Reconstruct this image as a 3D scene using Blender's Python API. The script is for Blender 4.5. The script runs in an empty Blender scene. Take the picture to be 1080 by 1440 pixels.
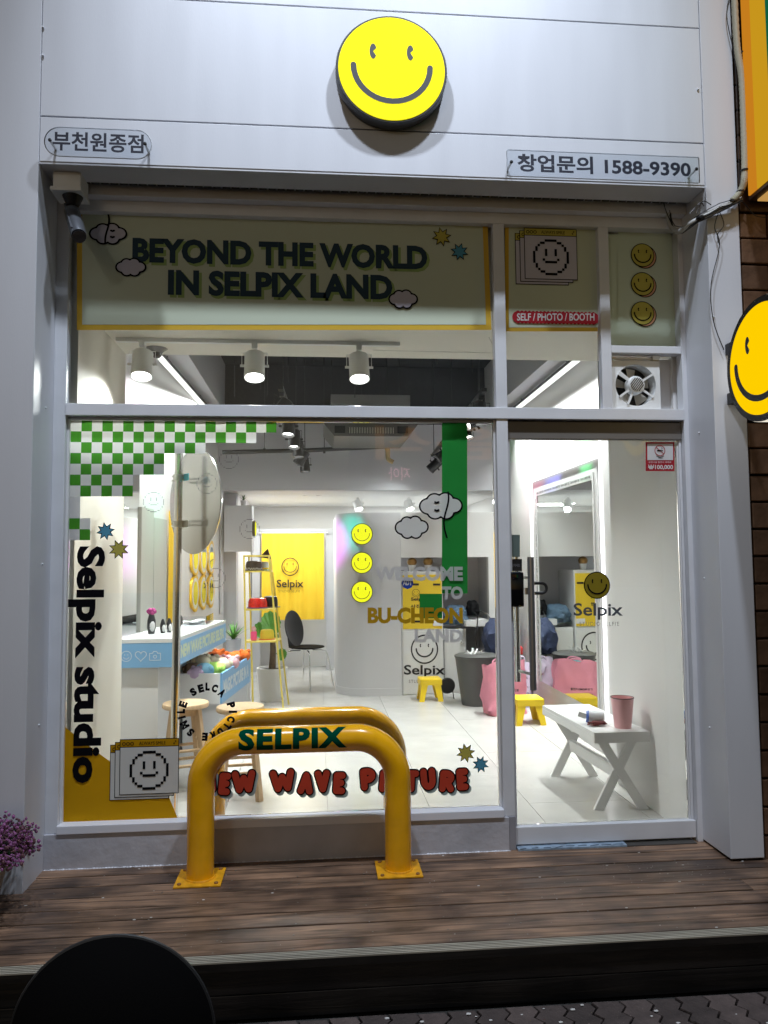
import bpy, bmesh, math, random
from mathutils import Vector, Matrix
random.seed(7)
rad = math.radians
sc = bpy.context.scene
COL = sc.collection

# ------------------------------------------------------------------ camera
F = 1060.0
YAW, PIT, ROL = rad(5.0), rad(3.75), rad(-.48)
CAM = Vector((0, -3.86, 1.45))
def _axes():
    cy, sy, cp, sp = math.cos(YAW), math.sin(YAW), math.cos(PIT), math.sin(PIT)
    fw = Vector((sy*cp, cy*cp, sp)); r = Vector((cy, -sy, 0)); u = r.cross(fw)
    c, s = math.cos(ROL), math.sin(ROL)
    return r*c+u*s, -r*s+u*c, fw
RR, UU, FW = _axes()
cd = bpy.data.cameras.new('camera'); cam = bpy.data.objects.new('camera', cd); COL.objects.link(cam)
cam.matrix_world = Matrix(((RR.x, UU.x, -FW.x, CAM.x), (RR.y, UU.y, -FW.y, CAM.y), (RR.z, UU.z, -FW.z, CAM.z), (0, 0, 0, 1)))
cd.sensor_fit = 'VERTICAL'; cd.sensor_height = 36; cd.lens = 36*F/1440
cd.clip_start = .05; cd.clip_end = 500
sc.camera = cam
def ray(x, y): return FW*F + RR*(x-540) - UU*(y-720)
def at(x, y, Y=0.0):            # point of the photo found at depth Y
    d = ray(x, y); return CAM + d*((Y-CAM.y)/d.y)
def atz(x, y, Z=0.0):
    d = ray(x, y); return CAM + d*((Z-CAM.z)/d.z)
def atx(x, y, X):
    d = ray(x, y); return CAM + d*((X-CAM.x)/d.x)

# ------------------------------------------------------------------ world: night
w = bpy.data.worlds.new('World'); sc.world = w; w.use_nodes = True
nt = w.node_tree; bg = nt.nodes['Background']
sky = nt.nodes.new('ShaderNodeTexSky'); sky.sky_type = 'NISHITA'; sky.sun_disc = False
sky.sun_elevation = rad(14); sky.sun_rotation = rad(200)
nt.links.new(sky.outputs[0], bg.inputs[0]); bg.inputs[1].default_value = .016
sc.view_settings.view_transform = 'Standard'; sc.view_settings.look = 'None'
sc.view_settings.exposure = 0; sc.view_settings.gamma = 1; sc.view_settings.use_curve_mapping = False
sc.render.engine = 'CYCLES'
sc.cycles.use_denoising = True
sc.cycles.max_bounces = 10; sc.cycles.diffuse_bounces = 5; sc.cycles.glossy_bounces = 5
sc.cycles.transparent_max_bounces = 24; sc.cycles.sample_clamp_indirect = 6
sc.cycles.caustics_reflective = False; sc.cycles.caustics_refractive = False

# ------------------------------------------------------------------ lamps
def lamp(kind, name, loc, energy, color, aim=None, **k):
    ld = bpy.data.lights.new(name, kind); ld.energy = energy; ld.color = color
    for a, b in k.items(): setattr(ld, a, b)
    o = bpy.data.objects.new(name, ld); COL.objects.link(o); o.location = loc
    if aim is not None: o.rotation_euler = (Vector(aim)-Vector(loc)).to_track_quat('-Z', 'Y').to_euler()
    return o
COOL = (.77, .86, 1.0); NEUT = (.985, 1.0, .985)
# the two arm floodlights above the sign board
lamp('SPOT', 'floodlight_beam', (-.75, -2.35, 7.4), 900, COOL, (.25, -.15, 2.1), spot_size=rad(62), spot_blend=1, shadow_soft_size=.13)
lamp('SPOT', 'floodlight_beam', (1.50, -2.35, 7.4), 900, COOL, (.55, -.15, 2.1), spot_size=rad(62), spot_blend=1, shadow_soft_size=.13)
# fill light added behind the camera, standing in for ambient street light
lamp('POINT', 'street_fill_light', (-3.5, -8, 5.5), 70, (1.0, .93, .84), shadow_soft_size=.3)

# ------------------------------------------------------------------ materials
MATS = {}
def mat(name, col, rough=.5, metal=0, var=0., vscale=4., bump=0., bscale=60., emit=0., ecol=None, coat=0., trans=0., alpha=1., stretch=None, spec=None):
    if name in MATS: return MATS[name]
    m = bpy.data.materials.new(name); m.use_nodes = True
    n = m.node_tree.nodes; l = m.node_tree.links; p = n['Principled BSDF']
    p.inputs['Base Color'].default_value = (*col, 1); p.inputs['Roughness'].default_value = rough
    p.inputs['Metallic'].default_value = metal
    if spec is not None: p.inputs['Specular IOR Level'].default_value = spec
    if coat: p.inputs['Coat Weight'].default_value = coat; p.inputs['Coat Roughness'].default_value = .06
    if emit:
        p.inputs['Emission Color'].default_value = (*(ecol or col), 1); p.inputs['Emission Strength'].default_value = emit
    if var or bump:
        tc = n.new('ShaderNodeTexCoord'); mp = n.new('ShaderNodeMapping')
        l.new(tc.outputs['Object'], mp.inputs[0])
        if stretch: mp.inputs['Scale'].default_value = stretch
    if var:
        t = n.new('ShaderNodeTexNoise'); t.inputs['Scale'].default_value = vscale; t.inputs['Detail'].default_value = 6
        l.new(mp.outputs[0], t.inputs[0])
        r = n.new('ShaderNodeValToRGB'); e = r.color_ramp.elements
        e[0].position = .3; e[1].position = .7
        e[0].color = (*[c*(1-var) for c in col], 1); e[1].color = (*[min(1, c*(1+var*.5)) for c in col], 1)
        l.new(t.outputs[0], r.inputs[0]); l.new(r.outputs[0], p.inputs['Base Color'])
        mr = n.new('ShaderNodeMapRange'); mr.inputs[3].default_value = max(0, rough-.08); mr.inputs[4].default_value = min(1, rough+.1)
        l.new(t.outputs[0], mr.inputs[0]); l.new(mr.outputs[0], p.inputs['Roughness'])
    if bump:
        t2 = n.new('ShaderNodeTexNoise'); t2.inputs['Scale'].default_value = bscale; t2.inputs['Detail'].default_value = 4
        l.new(mp.outputs[0], t2.inputs[0])
        b = n.new('ShaderNodeBump'); b.inputs['Strength'].default_value = bump; b.inputs['Distance'].default_value = .01
        l.new(t2.outputs[0], b.inputs['Height']); l.new(b.outputs[0], p.inputs['Normal'])
    MATS[name] = m; return m
def vinyl(name, col, tr=.35, clear=0.):      # sticker film: diffuse, partly lit from behind
    m = bpy.data.materials.new(name); m.use_nodes = True; n = m.node_tree.nodes; l = m.node_tree.links
    n.remove(n['Principled BSDF']); out = n['Material Output']
    d = n.new('ShaderNodeBsdfDiffuse'); t = n.new('ShaderNodeBsdfTranslucent'); mx = n.new('ShaderNodeMixShader')
    d.inputs[0].default_value = (*col, 1); t.inputs[0].default_value = (*col, 1); mx.inputs[0].default_value = tr
    l.new(d.outputs[0], mx.inputs[1]); l.new(t.outputs[0], mx.inputs[2]); last = mx
    if clear:
        tp = n.new('ShaderNodeBsdfTransparent'); m2 = n.new('ShaderNodeMixShader'); m2.inputs[0].default_value = clear
        l.new(mx.outputs[0], m2.inputs[1]); l.new(tp.outputs[0], m2.inputs[2]); last = m2
    l.new(last.outputs[0], out.inputs[0]); MATS[name] = m; return m
def glassmat(name, tint=(.97, .99, .98), refl=1.0):
    m = bpy.data.materials.new(name); m.use_nodes = True; n = m.node_tree.nodes; l = m.node_tree.links
    n.remove(n['Principled BSDF']); out = n['Material Output']
    tp = n.new('ShaderNodeBsdfTransparent'); tp.inputs[0].default_value = (*tint, 1)
    g = n.new('ShaderNodeBsdfGlossy'); g.inputs['Roughness'].default_value = .0; g.inputs[0].default_value = (refl, refl, refl, 1)
    fr = n.new('ShaderNodeFresnel'); fr.inputs[0].default_value = 1.45; mx = n.new('ShaderNodeMixShader')
    l.new(fr.outputs[0], mx.inputs[0]); l.new(tp.outputs[0], mx.inputs[1]); l.new(g.outputs[0], mx.inputs[2]); l.new(mx.outputs[0], out.inputs[0])
    MATS[name] = m; return m
def emitter(name, col, s):
    m = bpy.data.materials.new(name); m.use_nodes = True; n = m.node_tree.nodes; l = m.node_tree.links
    n.remove(n['Principled BSDF']); e = n.new('ShaderNodeEmission'); e.inputs[0].default_value = (*col, 1); e.inputs[1].default_value = s
    l.new(e.outputs[0], n['Material Output'].inputs[0]); MATS[name] = m; return m

facade = mat('facade_white_panel', (.67, .68, .72), .40, var=.035, vscale=3.2, bump=.05, bscale=120, stretch=(2.5, 2.5, .35))
facade_dirty = mat('facade_base_paint', (.50, .50, .54), .55, var=.16, vscale=5, bump=.25, bscale=30)
framep = mat('painted_frame', (.70, .71, .74), .38, var=.06, vscale=6, bump=.05, bscale=150)
greyfr = mat('grey_door_frame', (.30, .30, .33), .4, var=.08, vscale=6)
brownmetal = mat('brown_metal_header', (.16, .145, .13), .5, var=.1)
dark = mat('dark_gap', (.015, .015, .018), .7)
black = mat('black_plastic', (.012, .012, .014), .35)
softblack = mat('soft_black', (.005, .005, .006), .8, bump=.08, bscale=300, spec=.12)
blackmetal = mat('black_metal', (.02, .02, .022), .4, metal=.3)
white = mat('white_plastic', (.75, .75, .75), .4)
whitem = mat('white_metal', (.78, .79, .78), .4)
wallw = mat('white_wall', (.76, .755, .75), .6, var=.05, vscale=1.2, bump=.05, bscale=90)
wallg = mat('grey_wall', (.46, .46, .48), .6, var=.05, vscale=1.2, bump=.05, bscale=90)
wallc = mat('cream_board', (.76, .73, .65), .65, var=.05, vscale=2)
midgrey = mat('bulkhead_grey', (.50, .50, .53), .6, var=.04, vscale=1.5)
lightgrey = mat('light_grey_wall', (.60, .60, .62), .6, var=.04, vscale=1.5, bump=.04, bscale=80)
conc = mat('dark_painted_concrete', (.012, .013, .016), .65, var=.6, vscale=3, bump=.5, bscale=9)
chrome = mat('polished_steel', (.80, .80, .79), .16, metal=1)
steel = mat('brushed_steel', (.62, .62, .60), .3, metal=1, var=.1, vscale=20)
discm = mat('mirror_back_sheet', (.46, .46, .455), .2, metal=.85, var=.05, vscale=3)
mirror = mat('mirror_glass', (.86, .90, .88), .0, metal=1)
yellowp = mat('yellow_gloss_paint', (.95, .46, .004), .20, coat=.7, var=.12, vscale=9, bump=.06, bscale=34)
yellowpl = mat('yellow_plate_paint', (.80, .38, .01), .45, var=.28, vscale=22, bump=.2, bscale=60)
rust = mat('rusty_bolt', (.30, .14, .04), .7, var=.4, vscale=60)
ypl = mat('yellow_plastic', (.85, .60, .02), .35)
yrack = mat('yellow_rack_paint', (.72, .58, .12), .4)
curtainm = mat('yellow_curtain_cloth', (.78, .50, .02), .75, bump=.1, bscale=400)
woodp = mat('pale_beech_wood', (.60, .43, .26), .45, var=.18, vscale=3, stretch=(14, 14, 1.2))
leaf = mat('green_leaf', (.10, .30, .04), .4, var=.3, vscale=12)
leafd = mat('dark_green_leaf', (.04, .12, .03), .5, var=.3, vscale=12)
pinkm = mat('pink_nonwoven_bag', (.80, .30, .40), .7, var=.08, vscale=8, bump=.25, bscale=18)
pinkcup = mat('pink_plastic', (.72, .40, .42), .3)
navy = mat('navy_cloth', (.018, .028, .07), .8, bump=.5, bscale=22)
denim = mat('denim_cloth', (.075, .13, .20), .8, var=.3, vscale=20, bump=.4, bscale=25)
greybin = mat('dark_grey_bin', (.07, .07, .068), .5)
redv = mat('red_glitter', (.62, .02, .012), .2, coat=.5, var=.4, vscale=60)
bluec = mat('counter_blue', (.20, .42, .68), .35)
countw = mat('counter_white', (.74, .76, .76), .12)
tilem = mat('floor_tile', (.52, .51, .49), .22, var=.08, vscale=3, bump=.02, bscale=60)
grout = mat('tile_grout', (.30, .29, .28), .8)
redlit = mat('red_band', (.5, .02, .03), .5)
ledstrip = emitter('led_strip', (1, .95, 1), 3.2)
tubem = emitter('led_tube', (1, .99, .96), 1.5)
lampface = emitter('lamp_lens', (1, .98, .94), 14)
yelface = mat('lit_yellow_face', (.9, .75, .01), .18, coat=.8, emit=.74, ecol=(1, .92, .01))
yelorange = emitter('lit_amber_face', (1, .62, .0), 1.0)
sidelit = emitter('lit_side_white', (1, .93, .78), .9)
glass = glassmat('clear_glass'); acryl = glassmat('acrylic_sheet', (.93, .95, .97), .9)
v_green = vinyl('green_film', (.025, .27, .05), .25); v_cgreen = vinyl('check_green_film', (.07, .30, .03), .3)
v_white = vinyl('white_film', (.82, .82, .78), .32); v_black = vinyl('black_film', (.006, .006, .008), .0)
v_yel = vinyl('amber_film', (.62, .33, .01), .3); v_ysoft = vinyl('soft_yellow_film', (.66, .58, .12), .3)
v_blue = vinyl('sky_blue_film', (.13, .42, .60), .3); v_red = vinyl('red_film', (.62, .075, .04), .3)
v_gs = vinyl('grey_blue_film', (.42, .50, .50), .3); v_gold = vinyl('gold_film', (.46, .27, .015), .1)
v_clear = vinyl('frosted_letter_film', (.66, .66, .66), .3, .08); v_dk = vinyl('charcoal_film', (.08, .09, .11), .1)
v_lt = vinyl('faint_grey_film', (.22, .22, .22), .2, .35)
v_cream = vinyl('cream_sign_film', (.60, .66, .52), .10); v_mint = vinyl('mint_sign_film', (.60, .68, .54), .12)
v_ybord = vinyl('yellow_border_film', (.70, .45, .06), .1); v_navyt = vinyl('dark_slate_film', (.035, .06, .085), .0)
v_gsh = vinyl('olive_shadow_film', (.30, .42, .16), .0); v_cloud = vinyl('lilac_cloud_film', (.55, .53, .62), .05)
v_burg = vinyl('burgundy_film', (.40, .03, .04), .1); v_pw = vinyl('paper_white_film', (.72, .72, .72), .15)
v_olive = vinyl('olive_gold_film', (.26, .20, .02), .1)
v_peach = vinyl('peach_film', (.66, .36, .22), .1)
v_gletter = vinyl('green_letter_paint', (.0, .055, .03), 0)

def woodmat(name, col):
    m = bpy.data.materials.new(name); m.use_nodes = True; n = m.node_tree.nodes; l = m.node_tree.links; p = n['Principled BSDF']
    tc = n.new('ShaderNodeTexCoord'); oi = n.new('ShaderNodeObjectInfo'); mp = n.new('ShaderNodeMapping')
    add = n.new('ShaderNodeVectorMath'); add.operation = 'ADD'; sca = n.new('ShaderNodeVectorMath'); sca.operation = 'SCALE'
    cmb = n.new('ShaderNodeCombineXYZ')
    l.new(oi.outputs['Random'], cmb.inputs[0]); l.new(oi.outputs['Random'], cmb.inputs[1]); l.new(cmb.outputs[0], sca.inputs[0]); sca.inputs['Scale'].default_value = 37
    l.new(tc.outputs['Object'], add.inputs[0]); l.new(sca.outputs[0], add.inputs[1]); l.new(add.outputs[0], mp.inputs[0])
    mp.inputs['Scale'].default_value = (1.1, 14, 14)
    t = n.new('ShaderNodeTexNoise'); t.inputs['Scale'].default_value = 2.2; t.inputs['Detail'].default_value = 9; t.inputs['Distortion'].default_value = 1.2
    l.new(mp.outputs[0], t.inputs[0])
    t3 = n.new('ShaderNodeTexNoise'); t3.inputs['Scale'].default_value = 2.6; t3.inputs['Detail'].default_value = 5
    l.new(add.outputs[0], t3.inputs[0])
    r = n.new('ShaderNodeValToRGB'); e = r.color_ramp.elements
    e[0].position = .32; e[1].position = .75; e[0].color = (*[c*.35 for c in col], 1); e[1].color = (*[c*1.5 for c in col], 1)
    l.new(t.outputs[0], r.inputs[0])
    r2 = n.new('ShaderNodeValToRGB'); f = r2.color_ramp.elements; f[0].position = .35; f[1].position = .68; f[0].color = (.33, .33, .36, 1); f[1].color = (1.5, 1.42, 1.3, 1)  # broad tone contrast in the wood; on the deck it paints in lit streaks
    l.new(t3.outputs[0], r2.inputs[0])
    mx = n.new('ShaderNodeMix'); mx.data_type = 'RGBA'; mx.blend_type = 'MULTIPLY'; mx.inputs[0].default_value = 1
    l.new(r.outputs[0], mx.inputs[6]); l.new(r2.outputs[0], mx.inputs[7])
    # pale scuffs and specks
    t4 = n.new('ShaderNodeTexNoise'); t4.inputs['Scale'].default_value = 60; t4.inputs['Detail'].default_value = 3
    l.new(add.outputs[0], t4.inputs[0]); r4 = n.new('ShaderNodeValToRGB'); g = r4.color_ramp.elements
    g[0].position = .74; g[1].position = .80; g[0].color = (0, 0, 0, 1); g[1].color = (1, 1, 1, 1); l.new(t4.outputs[0], r4.inputs[0])
    mx2 = n.new('ShaderNodeMix'); mx2.data_type = 'RGBA'; l.new(r4.outputs[0], mx2.inputs[0]); l.new(mx.outputs[2], mx2.inputs[6]); mx2.inputs[7].default_value = (min(.3, col[0]*2.2), min(.27, col[1]*2.8), min(.23, col[2]*3), 1)
    l.new(mx2.outputs[2], p.inputs['Base Color'])
    mr = n.new('ShaderNodeMapRange'); mr.inputs[3].default_value = .26; mr.inputs[4].default_value = .6; l.new(t3.outputs[0], mr.inputs[0]); l.new(mr.outputs[0], p.inputs['Roughness'])
    b = n.new('ShaderNodeBump'); b.inputs['Strength'].default_value = .6; b.inputs['Distance'].default_value = .004; l.new(t.outputs[0], b.inputs['Height']); l.new(b.outputs[0], p.inputs['Normal'])
    return m
deckm = woodmat('weathered_deck_board', (.215, .135, .090))
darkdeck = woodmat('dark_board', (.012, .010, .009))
brickm = mat('brown_wall_tile', (.13, .070, .040), .4, var=.4, vscale=9, bump=.3, bscale=40)
paverm = mat('paver_brick', (.085, .062, .055), .75, var=.35, vscale=14, bump=.6, bscale=70)
asphalt = mat('asphalt', (.045, .044, .043), .85, var=.3, vscale=20, bump=.6, bscale=160)
dirt = mat('joint_sand', (.03, .028, .025), .95, bump=.5, bscale=120)
chipm = mat('paint_chip', (.6, .58, .55), .7)

def vary(m, lo=.72, hi=1.25):               # each piece its own tone
    n = m.node_tree.nodes; l = m.node_tree.links; p = n['Principled BSDF']; lk = p.inputs['Base Color'].links[0]; src = lk.from_socket
    oi = n.new('ShaderNodeObjectInfo'); mr = n.new('ShaderNodeMapRange'); mr.inputs[3].default_value = lo; mr.inputs[4].default_value = hi
    hs = n.new('ShaderNodeHueSaturation'); l.new(oi.outputs['Random'], mr.inputs[0]); l.new(mr.outputs[0], hs.inputs['Value']); l.new(src, hs.inputs['Color']); l.new(hs.outputs[0], p.inputs['Base Color'])
vary(paverm, .6, 1.35); vary(brickm, .65, 1.3); vary(deckm, .82, 1.15)
# ------------------------------------------------------------------ mesh helpers
WL = {}                                     # world location of each linked object
def nb(): return bmesh.new()
def box(bm, x0, x1, y0, y1, z0, z1, bev=0.):
    if x0 > x1: x0, x1 = x1, x0
    if y0 > y1: y0, y1 = y1, y0
    if z0 > z1: z0, z1 = z1, z0
    v = [bm.verts.new(c) for c in ((x0,y0,z0),(x1,y0,z0),(x1,y1,z0),(x0,y1,z0),(x0,y0,z1),(x1,y0,z1),(x1,y1,z1),(x0,y1,z1))]
    fs = [bm.faces.new([v[i] for i in q]) for q in ((3,2,1,0),(4,5,6,7),(0,1,5,4),(1,2,6,5),(2,3,7,6),(3,0,4,7))]
    if bev:
        es = list({e for f in fs for e in f.edges}); bmesh.ops.bevel(bm, geom=es, offset=bev, segments=2, affect='EDGES', profile=.6)
    return bm
def obox(bm, p0, p1, w, h, up=(0, 0, 1)):   # a bar from p0 to p1
    p0, p1 = Vector(p0), Vector(p1); d = (p1-p0).normalized(); s = d.cross(Vector(up))
    if s.length < 1e-3: s = d.cross(Vector((1, 0, 0)))
    s.normalize(); t = s.cross(d)
    q = [bm.verts.new(p + s*a*w/2 + t*b*h/2) for p in (p0, p1) for a, b in ((-1,-1),(1,-1),(1,1),(-1,1))]
    for f in ((3,2,1,0),(4,5,6,7),(0,1,5,4),(1,2,6,5),(2,3,7,6),(3,0,4,7)): bm.faces.new([q[i] for i in f])
    return bm
def tube(bm, pts, r, n=12, cap=True, radii=None):
    pts = [Vector(p) for p in pts]; rings = []; prev = None
    for i, p in enumerate(pts):
        d = (pts[min(i+1, len(pts)-1)] - pts[max(i-1, 0)]).normalized()
        if prev is None: a = d.orthogonal().normalized()
        else:
            a = prev - d*prev.dot(d)
            a = a.normalized() if a.length > 1e-6 else d.orthogonal().normalized()
        prev = a; b = d.cross(a); rr = radii[i] if radii else r
        rings.append([bm.verts.new(p + (a*math.cos(2*math.pi*k/n) + b*math.sin(2*math.pi*k/n))*rr) for k in range(n)])
    for i in range(len(rings)-1):
        for k in range(n):
            bm.faces.new((rings[i][k], rings[i][(k+1) % n], rings[i+1][(k+1) % n], rings[i+1][k]))
    if cap: bm.faces.new(rings[0][::-1]); bm.faces.new(rings[-1])
    return bm
def lathe(bm, prof, c, n=24, M=None):       # prof: (radius, height)
    c = Vector(c); rings = []
    for r, z in prof:
        ring = []
        for k in range(n):
            a = 2*math.pi*k/n; p = Vector((r*math.cos(a), r*math.sin(a), z))
            if M: p = M @ p
            ring.append(bm.verts.new(c+p))
        rings.append(ring)
    for i in range(len(rings)-1):
        for k in range(n): bm.faces.new((rings[i][k], rings[i][(k+1) % n], rings[i+1][(k+1) % n], rings[i+1][k]))
    bm.faces.new(rings[0][::-1]); bm.faces.new(rings[-1]); return bm
def ball(bm, c, s, n=12, rot=None):
    if not hasattr(s, '__len__'): s = (s, s, s)
    M = Matrix.Translation(c)
    if rot is not None: M = M @ rot.to_4x4()
    M = M @ Matrix.Diagonal((*s, 1))
    bmesh.ops.create_uvsphere(bm, u_segments=n, v_segments=max(6, n*2//3), radius=1, matrix=M); return bm
def poly(bm, pts):
    f = bm.faces.new([bm.verts.new(p) for p in pts]); return bm
def prism(bm, pts, off):                    # closed outline extruded by vector off
    off = Vector(off); a = [bm.verts.new(p) for p in pts]; b = [bm.verts.new(Vector(p)+off) for p in pts]; n = len(a)
    bm.faces.new(a); bm.faces.new(b[::-1])
    for i in range(n): bm.faces.new((a[i], b[i], b[(i+1) % n], a[(i+1) % n]))
    bmesh.ops.recalc_face_normals(bm, faces=bm.faces); return bm
def link(name, bm, m, parent=None, smooth=False, origin=None, recalc=False):
    if recalc: bmesh.ops.recalc_face_normals(bm, faces=bm.faces)
    vs = [v.co for v in bm.verts]
    if origin is None:
        lo = Vector([min(v[i] for v in vs) for i in range(3)]); hi = Vector([max(v[i] for v in vs) for i in range(3)])
        origin = (lo+hi)/2
        if parent is None: origin.z = lo.z
    origin = Vector(origin)
    for v in bm.verts: v.co -= origin
    me = bpy.data.meshes.new(name); bm.to_mesh(me); bm.free()
    if smooth:
        for p in me.polygons: p.use_smooth = True
        try: me.set_sharp_from_angle(angle=rad(38))
        except Exception: pass
    if m is not None: me.materials.append(m)
    o = bpy.data.objects.new(name, me); COL.objects.link(o)
    o.location = origin - (WL[parent.name] if parent else Vector())
    if parent: o.parent = parent
    WL[o.name] = origin; return o
def thing(name, label, cat, loc, group=None):
    o = bpy.data.objects.new(name, None); o.empty_display_size = .1; COL.objects.link(o); o.location = loc; WL[o.name] = Vector(loc)
    o['label'] = label; o['category'] = cat
    if group: o['group'] = group
    return o
def tag(o, label, cat, group=None):
    o['label'] = label; o['category'] = cat
    if group: o['group'] = group
    return o
def struct(o): o['kind'] = 'structure'; return o
def copy_tree(o, parent=None):
    c = o.copy(); COL.objects.link(c)
    if parent: c.parent = parent
    for ch in list(o.children): copy_tree(ch, c)
    return c
def dup(o, loc, rz=None, label=None):
    c = copy_tree(o); c.location = loc
    if rz is not None: c.rotation_euler = (0, 0, rz)
    if label: c['label'] = label
    return c
# ---- lettering
_tc = {}
def text_verts(s, offset, res=3, spacing=1.0):
    k = (s, offset, spacing)
    if k not in _tc:
        cu = bpy.data.curves.new('t', 'FONT'); cu.body = s; cu.offset = offset; cu.resolution_u = res; cu.space_character = spacing
        o = bpy.data.objects.new('t', cu); COL.objects.link(o); bpy.context.view_layer.update()
        me = bpy.data.meshes.new_from_object(o.evaluated_get(bpy.context.evaluated_depsgraph_get()))
        vs = [v.co.copy() for v in me.vertices]; fs = [tuple(p.vertices) for p in me.polygons]
        bpy.data.objects.remove(o); bpy.data.curves.remove(cu); bpy.data.meshes.remove(me); _tc[k] = (vs, fs)
    return _tc[k]
def text(bm, s, fn, offset=.02, spacing=1.0, ref=None, cuts=None):
    """lettering mapped from its own bounding box (0..1, 0..1) by fn; ref = box taken from another offset"""
    vs, fs = text_verts(s, offset, spacing=spacing)
    rv = text_verts(s, ref, spacing=spacing)[0] if ref is not None else vs
    x0, x1 = min(v.x for v in rv), max(v.x for v in rv); y0, y1 = min(v.y for v in rv), max(v.y for v in rv)
    t = bmesh.new(); vv = [t.verts.new(((v.x-x0)/(x1-x0), (v.y-y0)/(y1-y0), 0)) for v in vs]
    for f in fs:
        try: t.faces.new([vv[i] for i in f])
        except ValueError: pass
    for c in (cuts or []):
        bmesh.ops.bisect_plane(t, geom=t.verts[:]+t.edges[:]+t.faces[:], plane_co=(0, c, 0), plane_no=(0, 1, 0))
    mp = {v: bm.verts.new(fn(v.co.x, v.co.y)) for v in t.verts}
    for f in t.faces: bm.faces.new([mp[v] for v in f.verts])
    t.free(); return bm
def rect_fn(x0, y0, x1, y1, Y):             # photo rectangle on the plane at depth Y
    a, b, c = at(x0, y1, Y), at(x1, y1, Y), at(x0, y0, Y)
    return lambda u, v: a + (b-a)*u + (c-a)*v
def tri_fn(p00, p10, p01):
    a, b, c = Vector(p00), Vector(p10), Vector(p01)
    return lambda u, v: a + (b-a)*u + (c-a)*v
def quad(bm, fn, u0=0, v0=0, u1=1, v1=1): return poly(bm, [fn(u0, v0), fn(u1, v0), fn(u1, v1), fn(u0, v1)])
def offs(fn, d): d = Vector(d); return lambda u, v: fn(u, v)+d
FRONT = Vector((0, -.0015, 0))
# ---- flat emblems in local plane coordinates (x right, z up), placed by fn2(x, z) -> point
def disc_pts(cx, cz, r, n=36, rx=None): return [(cx+(rx or r)*math.cos(2*math.pi*k/n), cz+r*math.sin(2*math.pi*k/n)) for k in range(n)]
def ribbon(pts, w, capn=5):
    L, R_ = [], []; n = len(pts)
    for i, (x, z) in enumerate(pts):
        x2, z2 = pts[min(i+1, n-1)]; x1, z1 = pts[max(i-1, 0)]; dx, dz = x2-x1, z2-z1; d = math.hypot(dx, dz) or 1
        L.append((x-dz/d*w/2, z+dx/d*w/2)); R_.append((x+dz/d*w/2, z-dx/d*w/2))
    def cap(p, a): return [(p[0]+w/2*math.cos(a+math.pi*k/capn), p[1]+w/2*math.sin(a+math.pi*k/capn)) for k in range(1, capn)]
    a1 = math.atan2(pts[-1][1]-pts[-2][1], pts[-1][0]-pts[-2][0]); a0 = math.atan2(pts[0][1]-pts[1][1], pts[0][0]-pts[1][0])
    return R_ + cap(pts[-1], a1-math.pi/2) + L[::-1] + cap(pts[0], a0-math.pi/2)
def smile_polys(cx, cz, r, w=.07):
    out = []
    arc = [(cx + r*.70*math.cos(rad(a)), cz + r*.04 + r*.66*math.sin(rad(a))) for a in range(180, 361, 9)]
    out.append(ribbon(arc, r*w*1.5))
    for s in (-1, 1):
        ex, ez, ew, eh = cx+s*r*.34, cz+r*.31, r*.065, r*.145
        pts = [(ex+ew*math.cos(rad(a)), ez+eh*math.sin(rad(a))) for a in range(25, 336, 15)] + [(ex, ez)]
        out.append(pts)
    return out
def ring_poly(bm, P, cx, cz, r0, r1, n=40, rx=1.0):
    a = [bm.verts.new(P(cx+r0*rx*math.cos(2*math.pi*k/n), cz+r0*math.sin(2*math.pi*k/n))) for k in range(n)]
    b = [bm.verts.new(P(cx+r1*rx*math.cos(2*math.pi*k/n), cz+r1*math.sin(2*math.pi*k/n))) for k in range(n)]
    for k in range(n): bm.faces.new((a[k], a[(k+1) % n], b[(k+1) % n], b[k]))
def plane_fn(px, py, Y):                    # metres around the photo point, on the plane at depth Y
    c = at(px, py, Y); return lambda x, z: c + Vector((x, 0, z))
def shift(P, d): d = Vector(d); return lambda x, z: P(x, z)+d
def polys(bm, P, lst):
    for q in lst: poly(bm, [P(x, z) for x, z in q])
    return bm
def star_pts(r, r2, n=8, rot=0.): return [((r if k % 2 == 0 else r2)*math.cos(math.pi*k/n+rot), (r if k % 2 == 0 else r2)*math.sin(math.pi*k/n+rot)) for k in range(2*n)]
def cloud_pts(circs, grow=0., n=72):
    out = []
    for k in range(n):
        a = 2*math.pi*k/n; dx, dz = math.cos(a), math.sin(a); best = 0
        for cx, cz, r in circs:
            r += grow; b = dx*cx+dz*cz; disc = b*b-(cx*cx+cz*cz-r*r)
            if disc >= 0: best = max(best, b+math.sqrt(disc))
        out.append((dx*best, dz*best))
    return out
CL = [(-.6, 0, .4), (-.3, .33, .36), (.22, .36, .38), (.62, .05, .38), (.25, -.33, .36), (-.28, -.33, .36), (0, 0, .4)]
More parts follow.
